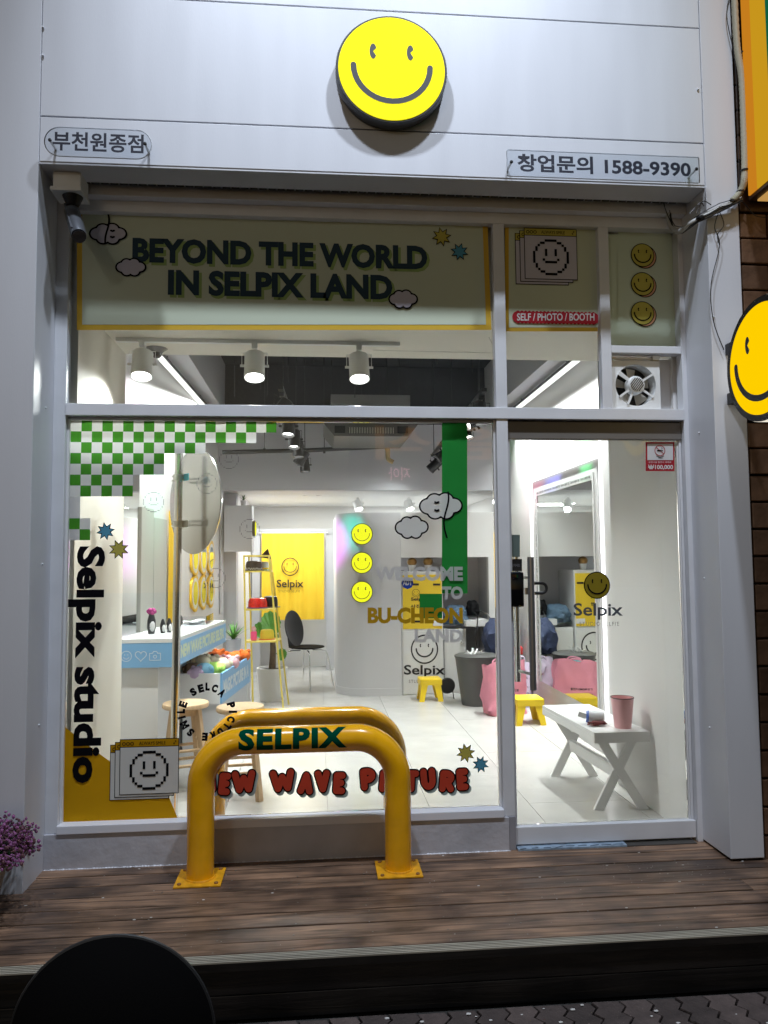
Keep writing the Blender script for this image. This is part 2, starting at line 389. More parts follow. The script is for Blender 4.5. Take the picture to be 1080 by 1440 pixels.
def pixel_face(P, s, thin=1.0):                       # dotted square-pixel smiley of radius s: list of polygons
    N = 15; q = 2*s/N; out = []
    def sq(i, j, wi=1, hj=1):
        if thin < 1:
            d = (1-thin)/2; x0, x1, z0, z1 = i, i+wi, j, j+hj
            if wi >= hj: z0 += d; z1 -= d; x0 += .22; x1 -= .22
            if hj > wi: x0 += d; x1 -= d; z0 += .22; z1 -= .22
            out.append([((x-N/2)*q, (z-N/2)*q) for x, z in ((x0, z0), (x1, z0), (x1, z1), (x0, z1))]); return
        out.append([((i-N/2)*q, (j-N/2)*q), ((i+wi-N/2)*q, (j-N/2)*q), ((i+wi-N/2)*q, (j+hj-N/2)*q), ((i-N/2)*q, (j+hj-N/2)*q)])
    for (i, j, a, b) in ((5,0,5,1),(3,1,2,1),(10,1,2,1),(2,2,1,1),(12,2,1,1),(1,3,1,2),(13,3,1,2),(0,5,1,5),(14,5,1,5),(1,10,1,2),(13,10,1,2),(2,12,1,1),(12,12,1,1),(3,13,2,1),(10,13,2,1),(5,14,5,1),
                         (5,8,1,3),(9,8,1,3),(4,6,1,1),(10,6,1,1),(5,5,5,1)):
        sq(i, j, a, b)
    return out

# ================================================================== GROUND
g = nb(); box(g, -30, 30, -40, -1.9, -.30, -.215); struct(link('road', g, asphalt))
g = nb(); box(g, -12, 12, -1.9, 8, -.33, -.222); pav = struct(link('pavement', g, dirt))
# interlocking zigzag pavers
PW, PD = .108, .215
def paver_bm():
    bm = nb(); zz = .014
    prof = [(-.5, -.5), (-.17, -.5+.0), (.17, -.5), (.5, -.5)]
    pts = []
    n = 6
    for k in range(n+1):                    # right side going up with a zigzag
        t = k/n; pts.append((PW/2-.0035 + zz*(1 if k % 2 else -1)*(0 < k < n), -PD/2+.003+(PD-.006)*t))
    L = [(x-PW+.007, y) for x, y in pts][::-1]
    outline = [(x, y, -.20) for x, y in pts+L]
    base = [bm.verts.new((x, y, -.226)) for x, y, z in outline]; top = [bm.verts.new((x*.97, y*.98, -.190)) for x, y, z in outline]
    mid = [bm.verts.new((x, y, -.194)) for x, y, z in outline]; m = len(outline)
    for i in range(m):
        j = (i+1) % m
        bm.faces.new((base[i], base[j], mid[j], mid[i])); bm.faces.new((mid[i], mid[j], top[j], top[i]))
    bm.faces.new(top); return bm
first = None
for j in range(3):
    for i in range(26):
        x = -.35+i*PW+(j % 2)*PW/2; y = -1.13-j*PD
        if first is None:
            bm = paver_bm(); bmesh.ops.translate(bm, verts=bm.verts, vec=(x, y, 0)); first = link('paver', bm, paverm, pav, origin=(x, y, -.2)); continue
        c = first.copy(); COL.objects.link(c); c.parent = pav
        c.location = Vector((x, y, -.2+random.uniform(-.003, .003))) - WL['pavement']; c.rotation_euler = (random.uniform(-.012, .012), random.uniform(-.012, .012), random.uniform(-.02, .02))
bm = nb()
for i in range(90):
    x, y = random.uniform(.1, 2.3), random.uniform(-1.6, -1.04); s = random.uniform(.002, .007)
    ball(bm, (x, y, -.188), (s*1.6, s, s*.5), 6)
o = link('litter', bm, chipm, pav); o['kind'] = 'stuff'

# ================================================================== DECK
deck = thing('wooden_deck', 'dark weathered plank deck step along the foot of the white shopfront', 'deck', (.4, -.5, -.19))
yb = -.985; widths = [.085, .115, .118, .113, .116, .118, .115, .112, .1]
yy = -.925
def plank(y0, y1, z, seg):
    x = -3.0
    for x1 in seg+[3.6]:
        bm = nb(); dz = random.uniform(-.0015, .0015)
        box(bm, x+.001, x1-.001, y0+.0038, y1-.0038, z-.028, z+dz, .003)
        bmesh.ops.rotate(bm, verts=bm.verts, cent=(x, (y0+y1)/2, z), matrix=Matrix.Rotation(random.uniform(-.0012, .0012), 3, 'Z'))
        o = link('plank', bm, deckm, deck)
        x = x1
k = 0
while yy < .0:
    wv = widths[k % 9]; plank(yy, yy+wv, 0, [1.9] if k == 3 else []); yy += wv; k += 1
# ribbed nosing board and riser
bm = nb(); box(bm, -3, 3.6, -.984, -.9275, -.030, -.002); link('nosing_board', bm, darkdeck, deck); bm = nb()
for r_ in range(5): box(bm, -3, 3.6, -.9835+r_*.0113, -.9780+r_*.0113, -.0035, .0040, .0008)
link('ribbed_nosing', bm, mat('pale_nosing_wood', (.42, .38, .30), .6, var=.35, vscale=2.5, stretch=(1, 20, 20)), deck)
for j in range(2):
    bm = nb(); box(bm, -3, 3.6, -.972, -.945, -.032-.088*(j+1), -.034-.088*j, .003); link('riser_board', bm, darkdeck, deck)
bm = nb()
for q in range(150):                        # screw heads
    x = -1.9+(q % 15)*.30+.01*random.random(); row = q//15; y = -.90+row*.0925+random.uniform(-.012, .012)
    if y > -.08: continue
    tube(bm, [(x, y, 0), (x, y, .0015)], .0038, 8)
o = link('screw_head', bm, mat('dull_screw', (.25, .23, .21), .5, metal=.7), deck); o['kind'] = 'stuff'
bm = nb()
for q in range(170):
    x, y = random.uniform(-1.5, 2.4), random.uniform(-.95, -.07)
    if random.random() < .35: x, y = random.uniform(1.3, 2.3), random.uniform(-.5, -.28)
    if random.random() < .2: y = random.uniform(-.1, -.06)
    s = random.choice((.001, .0012, .0015, .002, .0038)); ball(bm, (x, y, .0015), (s*1.8, s, s*.4), 5)
o = link('paint_flakes', bm, chipm, deck); o['kind'] = 'stuff'

# ================================================================== FACADE SHELL
fac = thing('shopfront_building', 'white panel clad shopfront surround with deep fascia, side piers and low base wall', 'building', (.33, -.1, 0))
XL, XR, ZS = -1.305, 1.966, 3.345
zj1, zj2 = 3.565, 4.18
for z0, z1 in ((ZS, zj1-.0035), (zj1+.0035, zj2-.0035), (zj2+.0035, 5.1)):
    bm = nb(); box(bm, XL+.002, XR-.002, -.300, -.25, z0, z1, .002); link('fascia_panel', bm, facade, fac)
bm = nb(); box(bm, XL, XR, -.288, -.27, ZS+.01, 5.1); link('joint_backing', bm, mat('joint_grey', (.22, .22, .25), .7), fac)
bm = nb(); box(bm, -2.9, XL, -.304, .25, -.01, 5.3, .003); link('left_pier', bm, facade, fac)
bm = nb(); box(bm, XR, 2.135, -.304, .25, .012, 5.3, .003); link('right_pier', bm, facade, fac)
for x0, x1 in ((-1.3, XR),):
    bm = nb(); box(bm, XL, XR, -.297, -.135, ZS-.012, ZS+.004, .002); link('soffit', bm, facade, fac)
    bm = nb(); box(bm, XL, XR, -.135, -.095, ZS+.02, ZS+.06); link('shutter_slot', bm, dark, fac)
    bm = nb()
    for q in range(70): box(bm, XL+q*.046, XL+q*.046+.036, -.125, -.10, ZS-.002, ZS+.02)
    o = link('shutter_slat_edge', bm, mat('slat_dark', (.05, .05, .06), .5), fac); o['kind'] = 'stuff'
    bm = nb(); box(bm, XL, XR, -.095, .05, ZS-.055, 5.1, .003); link('lintel', bm, facade, fac)
bm = nb(); box(bm, XL, .949, -.058, .10, -.002, .165, .003); link('base_wall', bm, facade_dirty, fac)
bm = nb()                                   # ragged caulk along the foot of the wall
for q in range(160):
    x = XL+.01+q*.0141; s = random.uniform(.002, .006); ball(bm, (x, -.059, .001), (.010, s, s), 6)
o = link('caulk', bm, facade, fac); o['kind'] = 'stuff'
for x, z, yv in ((-1.297, 3.86, -.306), (-1.299, 4.0, -.306), (1.945, 3.85, -.304), (1.98, 2.66, -.306)): bm = nb(); ball(bm, (x, yv, z), .006, 8); link('screw_cap', bm, facade, fac, smooth=True)
for z in (.6, 1.35, 2.1):
    for p_ in ((XR-.001, -.15, z), (-1.304, -.15, z+.1)): bm = nb(); ball(bm, p_, .006, 8); link('screw_cap', bm, facade, fac, smooth=True)

# ================================================================== WINDOW FRAME
win = thing('shop_window', 'large fixed shop window in grey white frame with stickers and transom lights', 'window', (-.15, -.02, .165))
FY0, FY1 = -.045, .02
def bar(name, x0, x1, z0, z1, m=framep, y0=FY0, y1=FY1, par=win):
    bm = nb(); box(bm, x0, x1, y0, y1, z0, z1, .003); return link(name, bm, m, par)
Zt0, Zt1 = 2.185, 2.245                     # transom
MX0, MX1 = .925, .985                       # main mullion
bar('jamb', XL, -1.245, .165, ZS-.055)
bar('head_rail', -1.245, XR, ZS-.115, ZS-.0555)
bar('transom', -1.245, 1.938, Zt0, Zt1, y0=FY0-.006)
bar('mullion', MX0, MX1, Zt1+.0005, ZS-.1155)
bar('mullion', MX0, MX1, .1655, Zt0-.0005)
bar('mullion_foot', .949, MX1, 0, .165, greyfr, y0=-.052)
bar('mullion', 1.498, 1.553, Zt1+.0005, ZS-.1155)
bar('jamb', 1.9385, XR, .0, ZS-.1155)
bar('vent_shelf', 1.5535, 1.938, 2.545, 2.585)
bar('bead', -1.245, -1.232, .205, Zt0, white, y0=-.02)
bar('sill_rail', -1.2445, .9245, .1655, .205, mat('sill_white', (.74, .75, .80), .35), y0=-.066)
bar('bead', MX0-.012, MX0-.0005, .2055, Zt0, white, y0=-.02)
bar('bead', -1.244, MX0-.013, Zt0-.016, Zt0-.0005, greyfr, y0=-.02)
def pane(x0, x1, z0, z1, par=win, y=0.0):
    bm = nb(); box(bm, x0, x1, y, y+.008, z0, z1); return link('glass_pane', bm, glass, par)
pane(-1.2315, MX0-.0125, .206, Zt0-.0165)
pane(-1.2445, MX0-.0005, Zt1+.001, ZS-.116)
pane(MX1+.0005, 1.4975, Zt1+.001, ZS-.116)
DY = -.003
# upper sign films
def signboard(x0, y0, x1, y1, bord, mcol, labels):
    f = rect_fn(x0, y0, x1, y1, DY)
    bm = nb(); quad(bm, f); o = link('sign_board', bm, v_ybord if bord else mcol, win); o['label'] = labels
    if bord:
        g2 = rect_fn(x0+bord, y0+bord*1.25, x1-bord, y1-bord, DY-.0015); bm = nb(); quad(bm, g2); link('cream_field', bm, mcol, o)
    return o
b1 = signboard(108, 291, 691, 464, 7.5, v_cream, 'cream banner film with yellow border reading BEYOND THE WORLD IN SELPIX LAND')
for s, x0, y0, x1, y1 in (('BEYOND THE WORLD', 186, 336, 601, 371), ('IN SELPIX LAND', 236, 381, 552, 417)):
    # the banner's lines run with the facade, so both corners are taken on its plane
    A = at(x0, y1-2, DY-.003); B = at(x1, y1+2, DY-.003); h = (at(x0, y0, DY-.003)-at(x0, y1, DY-.003)).length
    fn = tri_fn(A, (B.x, A.y, A.z), A+Vector((0, 0, h)))
    bm = nb(); text(bm, s, offs(fn, (.012, -.000, -.012)), .055, ref=.045); link('letter_shadow', bm, v_gsh, b1)
    bm = nb(); text(bm, s, offs(fn, (0, -.0015, 0)), .045); link('lettering', bm, v_navyt, b1)
def cloud(px, py, r, par, fillm, Y=DY-.006, sx=1., face=False):
    P0 = plane_fn(px, py, Y); P = lambda x, z: P0(x*sx, z)
    cs = [(a*r, b*r*.9, c*r) for a, b, c in CL]
    oa, ob_ = cloud_pts(cs, .005), cloud_pts(cs, -.003); n_ = len(oa); bm = nb()
    va, vb = [bm.verts.new(P(*q)) for q in oa], [bm.verts.new(P(*q)) for q in ob_]
    for k in range(n_): bm.faces.new((va[k], va[(k+1) % n_], vb[(k+1) % n_], vb[k]))
    o = link('cloud_sticker', bm, v_black, par)
    bm = nb(); polys(bm, shift(P, FRONT*.5), [cloud_pts(cs, -.003)]); link('fill', bm, fillm, o)
    if face:
        P2 = shift(P, FRONT*2); bm = nb()
        line = [(-.05*r+.10*r*math.sin(t*5.2), r*(1.55-t*2.2)) for t in [q/24 for q in range(25)]] if face == 1 else [(.25*r+.12*r*math.sin(t*5.4+1), r*(.75-t*2.4)) for t in [q/24 for q in range(25)]]
        polys(bm, P2, [ribbon(line, .008)])
        ex = .25*r if face == 1 else -.2*r
        for dz in (.22, -.2):
            polys(bm, P2, [ribbon([(ex-.08*r, dz*r), (ex, dz*r-.04*r), (ex+.08*r, dz*r)], .010)])
        link('face_line', bm, v_black, o)
    return o
cloud(152, 329, .078, b1, v_cloud, sx=1.15, face=1); cloud(184, 376, .066, b1, v_cloud, sx=1.1); cloud(567, 421, .070, b1, v_cloud, sx=1.05)
def star(px, py, r, par, m, Y=DY-.006, rot=.2):
    P = plane_fn(px, py, Y); bm = nb(); polys(bm, P, [star_pts(r+.006, (r+.006)*.55, 8, rot)]); o = link('star_sticker', bm, v_black, par)
    bm = nb(); polys(bm, shift(P, FRONT), [star_pts(r-.002, r*.5, 8, rot)]); link('fill', bm, m, o); return o
star(621, 333, .048, b1, v_ysoft); star(646, 354, .044, b1, v_blue, rot=.5)
b2 = signboard(710, 304, 854, 466, 5.5, v_cream, 'cream sign film with pixel face windows and red SELF / PHOTO / BOOTH strip')
def card(px0, py0, px1, py1, par, Y, m_bar, m_body, small):
    """three stacked browser window cards, the front one with a pixel face and ALWAYS SMILE"""
    A = at(px0, py1, Y); W = at(px1, py1, Y).x-A.x; H = at(px0, py0, Y).z-A.z; roots = []
    for k in (2, 1, 0):
        d = Vector((-k*W*.085, (2-k)*-.003, -k*H*.05)); P = lambda x, z, d=d: A+d+Vector((x, 0, z)); lw = W*.009+.0012
        bm = nb(); polys(bm, P, [[(-lw, -lw), (W+lw, -lw), (W+lw, H+lw), (-lw, H+lw)]]); o = link('card_outline', bm, v_black, par)
        P1 = shift(P, FRONT); bm = nb(); polys(bm, P1, [[(0, 0), (W, 0), (W, H*.86), (0, H*.86)]]); link('card_field', bm, m_body, o)
        bm = nb(); polys(bm, P1, [[(0, H*.86+lw), (W, H*.86+lw), (W, H), (0, H)]]); link('card_title_bar', bm, m_bar, o)
        bm = nb()
        for q in range(3 if k == 0 else 1): ring_poly(bm, shift(P, FRONT*2), W*(.06+.07*q), H*.93, H*.022, H*.034, 14)
        if k == 0:
            P2 = shift(P, FRONT*2)
            text(bm, 'ALWAYS SMILE', tri_fn(P2(W*.32, H*.9), P2(W*.78, H*.9), P2(W*.32, H*.965)), .0)
            for c, dx, dz in (((.96, .965), -1, -1), ((.92, .905), 1, 1)):
                polys(bm, P2, [ribbon([(W*c[0], H*c[1]), (W*(c[0]+.02*dx), H*c[1])], H*.008, 2), ribbon([(W*c[0], H*c[1]), (W*c[0], H*(c[1]+.025*dz))], H*.008, 2)])
            polys(bm, P2, [ribbon([(W*.925, H*.91), (W*.955, H*.96)], H*.008, 2)])
            s = H*.36; pf = pixel_face(None, s)
            polys(bm, shift(P2, (W*.5, 0, H*.43)), pf)
        link('card_print', bm, v_black, o); roots.append(o)
    return roots
card(738.5, 322, 811, 392, b2, DY-.004, v_ysoft, v_cloud, True)
f = rect_fn(722, 437, 841, 454, DY-.006); bm = nb()
A, B = f(0, .5), f(1, .5); hh = (f(0, 1)-f(0, 0)).length/2; L_ = B.x-A.x
pts = [(A.x+hh*.8+ (L_-hh*1.6)*t/40 , hh*(1+.10*math.cos(t*math.pi))) for t in range(41)]
out = [Vector((x, A.y, A.z+z)) for x, z in pts]+[Vector((B.x-hh*.8+hh*math.sin(math.pi*q/8), A.y, A.z+hh*math.cos(math.pi*q/8))) for q in range(1, 8)]+[Vector((x, A.y, A.z-z)) for x, z in pts[::-1]]+[Vector((A.x+hh*.8-hh*math.sin(math.pi*q/8), A.y, A.z-hh*math.cos(math.pi*q/8))) for q in range(1, 8)]
poly(bm, out); o = link('red_strip', bm, v_burg, b2)
bm = nb(); text(bm, 'SELF / PHOTO / BOOTH', rect_fn(727, 440.5, 836, 451, DY-.008), .02); link('lettering', bm, v_pw, o)
# narrow mint sign with three smileys
bm = nb(); quad(bm, rect_fn(869, 309, 944, 484, .012)); box(bm, 1.554, 1.938, .016, .02, 2.586, 3.22); b3 = link('sign_board', bm, v_mint, win); b3['label'] = 'narrow pale green sign film with a column of three yellow smileys'
def flat_smiley(px, py, r, par, face, ringm, Y, name='smiley_sticker', shadow=None, lab=None):
    P = plane_fn(px, py, Y); bm = nb(); polys(bm, P, [disc_pts(0, 0, r)])
    if shadow: polys(bm, shift(P, (r*.2, 0.0005, -r*.12)), [disc_pts(0, 0, r)])
    o = link(name, bm, ringm, par)
    if shadow: bm = nb(); polys(bm, shift(P, (r*.2, 0, -r*.12)), [disc_pts(0, 0, r*.93)]); link('shadow_disc', bm, shadow, o); bm = nb(); polys(bm, shift(P, FRONT*.5), [disc_pts(0, 0, r)]); link('outline', bm, ringm, o)
    bm = nb(); polys(bm, shift(P, FRONT), [disc_pts(0, 0, r*.93)]); link('face', bm, face, o)
    bm = nb(); polys(bm, shift(P, FRONT*2), smile_polys(0, 0, r)); link('eyes_and_mouth', bm, v_black, o)
    if lab: o['label'] = lab
    return o
for py in (359, 399.5, 440.5): flat_smiley(903.5, py, .066, b3, v_ysoft, v_black, .008, shadow=v_peach)

# ---- lower pane stickers
A = at(99.5, 588.5, DY); cw = (at(388, 588.5, DY).x-A.x)/20; ch = .0545
bw, bg_ = nb(), nb()
rows = {0: 20, 1: 18, 2: 13, 3: 9, 4: 9, 5: 6, 6: 6, 9: 2, 10: 2}
A.x = -1.231; A.z = Zt0-.018
for r_, n_ in rows.items():
    for c_ in range(n_):
        gr = (r_+c_) % 2 == 1
        x, z = A.x+c_*cw, A.z-r_*ch
        b_ = bg_ if gr else bw
        if gr or not (r_ == 10 and c_ == 0): poly(b_, [(x, DY, z-ch), (x+cw, DY, z-ch), (x+cw, DY, z), (x, DY, z)])
o = link('checker_film', bw, v_white, win); o['label'] = 'green and off-white checkerboard film stepping down the pane corner'
link('green_square', bg_, v_cgreen, o); bm = nb()
poly(bm, [(A.x, DY, A.z-9*ch), (A.x+cw, DY, A.z-9*ch), (A.x+cw, DY, A.z-7*ch), (A.x, DY, A.z-7*ch)]); poly(bm, [(A.x, DY, A.z-11*ch), (A.x+cw, DY, A.z-11*ch), (A.x+cw, DY, A.z-10*ch), (A.x, DY, A.z-10*ch)])
link('frosted_square', bm, v_clear, o)
star(148.5, 747, .040, win, v_blue); star(167, 772.5, .045, win, v_ysoft, rot=.4)
bm = nb(); text(bm, 'Selpix studio', tri_fn(at(97.5, 768, DY-.004), at(90, 1102, DY-.004), at(148, 768, DY-.004)), .042); o = link('vertical_lettering', bm, v_black, win); o['label'] = 'black Selpix studio lettering running down the pane'
bm = nb(); poly(bm, [at(x, y, DY) for x, y in ((84.5, 1156), (89.5, 1021), (133, 1055), (155, 1071), (238, 1122), (250, 1151))]); link('amber_corner_film', bm, v_yel, win)
card(169, 1040.5, 250.5, 1116.5, win, DY-.003, v_yel, v_white, False)
# arched lettering ring
cc = at(293, 1009, DY-.003)
bm = nb(); rc_ = Vector((291, 1001))
for chh, lx, ly in (('S', 271.7, 973), ('E', 282.5, 968), ('L', 292, 965.5), ('C', 302, 968), ('A', 312, 974.5), ('P', 325, 991.5), ('I', 327.5, 1001), ('C', 325, 1011.5), ('T', 319.5, 1021.5), ('U', 310, 1029), ('R', 299, 1034.5), ('E', 288, 1036), ('S', 268, 1030), ('M', 259.5, 1019.5), ('I', 255.5, 1009), ('L', 254.5, 1000), ('E', 257.5, 990.5)):
    c0 = at(lx, ly, DY-.003); ctr = at(rc_.x, rc_.y, DY-.003); up = (c0-ctr).normalized(); rt = Vector((up.z, 0, -up.x))
    wd = {'I': .011, 'M': .036, 'L': .022}.get(chh, .028); hh_ = .040
    text(bm, chh, tri_fn(c0-rt*wd/2-up*hh_/2, c0+rt*wd/2-up*hh_/2, c0-rt*wd/2+up*hh_/2), .075)
o = link('ring_lettering', bm, v_black, win); o['label'] = 'black SMILE SELCA PICTURE lettering set in a ring'
bm = nb()
for px, py, q in ((216, 706, 15), (291, 680, 15), (322, 646, 14), (351, 744, 14.5), (303, 813, 14.5)):
    c0 = at(px, py, DY); s = at(px+q, py, DY).x-c0.x
    P = lambda x, z, c0=c0: c0+Vector((x, 0, z)); polys(bm, P, [[(a*1, b) for a, b in q_] for q_ in [[(p_[0], p_[1]) for p_ in pl] for pl in pixel_face(None, s, .42)]])
# thin the strokes by building them as outlines half as heavy
o = link('pixel_face_sticker', bm, v_lt, win); o['label'] = 'five faint grey dotted pixel faces scattered on the pane'
bm = nb(); quad(bm, rect_fn(621.5, 591, 657.5, 834.5, DY)); quad(bm, rect_fn(590, 835, 621.8, 869.5, DY)); o = link('green_stripe_film', bm, v_green, win); o['label'] = 'tall solid green stripe film with a square step at its foot'
cloud(620, 712, .098, win, v_white, Y=DY-.003, sx=1.12, face=2); cloud(579, 742, .082, win, v_white, Y=DY-.003, sx=1.02)
for s, x0, y0, x1, y1, m_, of in (('WELCOME', 527, 796.5, 651, 817, v_clear, .05), ('TO', 621, 824.5, 651, 835, v_clear, .05), ('BU-CHEON', 517, 854, 651, 877, v_gold, .05), ('LAND', 583, 884.5, 651, 903.5, v_clear, .05)):
    bm = nb(); text(bm, s, rect_fn(x0, y0, x1, y1 if s != 'TO' else 843, DY-.006), of); o = link('lettering', bm, m_, win); o['label'] = ('gold ' if m_ is v_gold else 'pale grey ')+s+' lettering on the pane'
# puffy lettering drawn as round-ended strokes
ARC = lambda cx, cz, rx, rz, a0, a1, n=9: [(cx+rx*math.cos(rad(a0+(a1-a0)*k/n)), cz+rz*math.sin(rad(a0+(a1-a0)*k/n))) for k in range(n+1)]
GL = {'N': [[(0, 0), (0, 1)], [(0, 1), (1, 0)], [(1, 0), (1, 1)]], 'E': [[(1, 1), (0, 1)], [(0, 1), (0, 0)], [(0, 0), (1, 0)], [(0, .5), (.8, .52)]],
      'W': [[(0, 1), (.22, 0)], [(.22, 0), (.5, .72)], [(.5, .72), (.78, 0)], [(.78, 0), (1, 1)]], 'A': [[(0, 0), (.5, 1)], [(.5, 1), (1, 0)], [(.22, .34), (.78, .34)]],
      'V': [[(0, 1), (.5, 0)], [(.5, 0), (1, 1)]], 'P': [[(0, 0), (0, 1)], [(0, 1), (.45, 1)]+ARC(.45, .73, .55, .27, 90, -90)+[(0, .46)]], 'I': [[(.5, 0), (.5, 1)]],
      'C': [ARC(.6, .5, .6, .5, 50, 310, 14)], 'T': [[(0, 1), (1, 1)], [(.5, 1), (.5, 0)]], 'U': [[(0, 1), (0, .4)]+ARC(.5, .4, .5, .4, 180, 360, 10)+[(1, 1)]],
      'R': [[(0, 0), (0, 1)], [(0, 1), (.45, 1)]+ARC(.45, .75, .5, .25, 90, -90)+[(0, .5)], [(.45, .5), (1, 0)]]}
def strokes(bm, fn3, ch_, W, H, w_, dy):
    for k, st in enumerate(GL[ch_]):
        poly(bm, [fn3(x, z)+Vector((0, dy-.00012*k, 0)) for x, z in ribbon([(x*W, z*H) for x, z in st], w_, 7)])
mm = (at(470, 1100, DY)-at(471, 1100, DY)).length
for word, x0, x1, yc in (('NEW', 281, 361, 1101), ('WAVE', 379, 487, 1100), ('PICTURE', 506, 661, 1097)):
    wts = {'I': .38, 'W': 1.5, 'E': .82}; tot = sum(wts.get(c, 1) for c in word); x = x0; sh, ol, fl_ = nb(), nb(), nb()
    for i, chh in enumerate(word):
        cell = (x1-x0)*wts.get(chh, 1)/tot; W = max(.001, (cell-13.0)*mm); H = 21*mm; jig = (1.2 if i % 2 else -1.0)
        o0 = at(x+6.5+(0 if chh != 'I' else -.0), yc+10.5+jig, DY-.003); tilt = rad((4, -5, 2, -3)[i % 4]); W = W if chh != 'I' else .0001
        def f3(px_, pz_, o0=o0, tilt=tilt): return o0+Vector((px_*math.cos(tilt)-pz_*math.sin(tilt), 0, px_*math.sin(tilt)+pz_*math.cos(tilt)))
        for d in (.013, .0065): strokes(sh, lambda a, b, d=d: f3(a, b)+Vector((d*.8, d*.01, -d)), chh, W, H, 12.5*mm, 0)
        strokes(ol, f3, chh, W, H, 12.8*mm, -.002); strokes(fl_, f3, chh, W, H, 9.2*mm, -.0035); x += cell
    o = link('bubble_lettering', fl_, v_red, win); o['label'] = 'red bubble letters reading '+word
    link('letter_outline', ol, v_black, o); link('letter_shadow', sh, v_gs, o)
star(655, 1059, .044, win, v_ysoft); star(676, 1075, .038, win, v_blue, rot=.45)
# security sticker with blue octagon
P = plane_fn(573, 820, DY); bm = nb(); polys(bm, P, [disc_pts(0, 0, .031, 8)]); o = link('security_sticker', bm, vinyl('cobalt_film', (.03, .08, .45), .2), win)
bm = nb(); text(bm, 'ADT', rect_fn(566.5, 815.5, 579.5, 823, DY-.0015), .05); link('lettering', bm, v_pw, o)

# ================================================================== DOOR
door = thing('glass_door', 'framed glass shop door with steel pull bar and black digital lock', 'door', (1.445, 0, 0))
DX0, DX1 = MX1+.002, 1.936
bar('door_header', DX0, DX1, 2.085, Zt0-.008, brownmetal, y0=-.02, y1=.03, par=door)
bar('header_gap', DX0, DX1, Zt0-.0075, Zt0-.0005, dark, y0=0, y1=.02, par=door)
bar('door_stile', DX0, DX0+.016, .105, 2.084, framep, y0=-.012, y1=.02, par=door)
bar('door_stile', DX1-.014, DX1, .105, 2.084, framep, y0=-.012, y1=.02, par=door)
bar('door_stile_edge', DX1-.023, DX1-.0145, .105, 2.084, white, y0=-.006, y1=.02, par=door)
bar('bottom_rail', DX0, DX1, .018, .104, framep, y0=-.03, y1=.02, par=door)
pane(DX0+.0165, DX1-.0235, .1045, 2.084, door, .004)
YD = .001
# threshold
bm = nb(); box(bm, .99, 1.55, -.072, .03, .0005, .012, .002); th = tag(link('door_threshold', bm, mat('blue_tape', (.28, .37, .47), .4, var=.4, vscale=30)), 'torn bluish plastic strip covering the threshold under the glass door', 'threshold')
bm = nb(); box(bm, 1.551, 1.92, -.07, .03, .0005, .006, .001); link('dark_strip', bm, mat('dark_sill', (.05, .045, .04), .7, var=.3), th)
for q in range(9): bm = nb(); obox(bm, (1.0+q*.06, -.07+random.uniform(-.004, .02), .013), (1.03+q*.063, -.068+random.uniform(-.004, .02), .0135), .004, .003); link('tape_fold', bm, mat('blue_tape_dark', (.10, .14, .19), .5), th)
# pull handle: outer and inner bars
h = nb(); xa, xb, yo = at(744, 880, -.07), at(752, 880, -.07), -.07
for xx, yv in ((xb.x-.016, -.075),): tube(h, [(xx, yv, at(750, 783, -.07).z), (xx, yv, at(755, 970, -.07).z)], .017, 20)
hd = link('pull_handle', h, mat('satin_handle', (.34, .34, .35), .34, metal=.85), door, smooth=True)
h = nb(); tube(h, [(xb.x-.055, .075, 1.50), (xb.x-.055, .075, .815)], .016, 18); link('pull_handle', h, chrome, door, smooth=True)
h = nb()
for z in (.87, 1.36): h = nb(); tube(h, [(xb.x-.016, -.075, z), (xb.x-.030, .0, z), (xb.x-.055, .075, z)], .008, 10); link('handle_post', h, steel, door, smooth=True)
h = nb(); f0 = at(718, 853, -.04); f1 = at(736.5, 805, -.04); box(h, f0.x, f1.x, -.045, -.006, f0.z, f1.z, .010); lk = link('digital_lock', h, mat('gloss_black', (.004, .004, .005), .06), door, smooth=True)
h = nb(); box(h, f0.x-.003, f1.x+.003, -.030, -.002, f0.z-.005, f1.z+.005, .008); link('lock_bezel', h, chrome, lk, smooth=True)
h = nb(); box(h, f1.x, xb.x-.02, -.06, -.045, at(740, 836, -.04).z, at(740, 826, -.04).z, .003); link('lock_latch', h, steel, lk)
h = nb(); z0 = at(760, 834, -.04).z; z1 = at(760, 820, -.04).z; x0 = at(751, 826, -.04).x; rr_ = (z1-z0)/2
tube(h, [(x0, -.05, z1)]+[(at(761, 826, -.04).x+rr_*math.sin(math.pi*q/8), -.05, (z0+z1)/2+rr_*math.cos(math.pi*q/8)) for q in range(9)]+[(x0, -.05, z0)], .008, 10); u_ = tag(link('u_shaped_lock', h, black, smooth=True), 'black U shaped shackle lock hooked on the steel door pull', 'lock')
h = nb(); quad(h, rect_fn(718.5, 752, 731, 783, YD-.004)); link('grey_sticker', h, mat('grey_green_plate', (.12, .16, .15), .3), door)
h = nb(); quad(h, rect_fn(717.5, 786, 734, 803, YD-.004)); o = link('black_sticker', h, black, door)
h = nb(); text(h, '당기시오', rect_fn(720, 793, 731, 797, YD-.006), .0); link('lettering', h, greyfr, o)
h = nb(); quad(h, rect_fn(908, 621.5, 948.5, 662.5, YD-.004)); ns = link('no_smoking_sticker', h, v_burg, door)
h = nb(); quad(h, rect_fn(910.3, 624, 946.5, 647, YD-.006)); link('white_field', h, v_pw, ns)
h = nb(); P = plane_fn(928, 633.5, YD-.008); ring_poly(h, P, 0, 0, .026, .0295, 30); polys(h, P, [ribbon([(-.020, .018), (.020, -.018)], .0035)]); link('prohibition_ring', h, v_burg, ns)
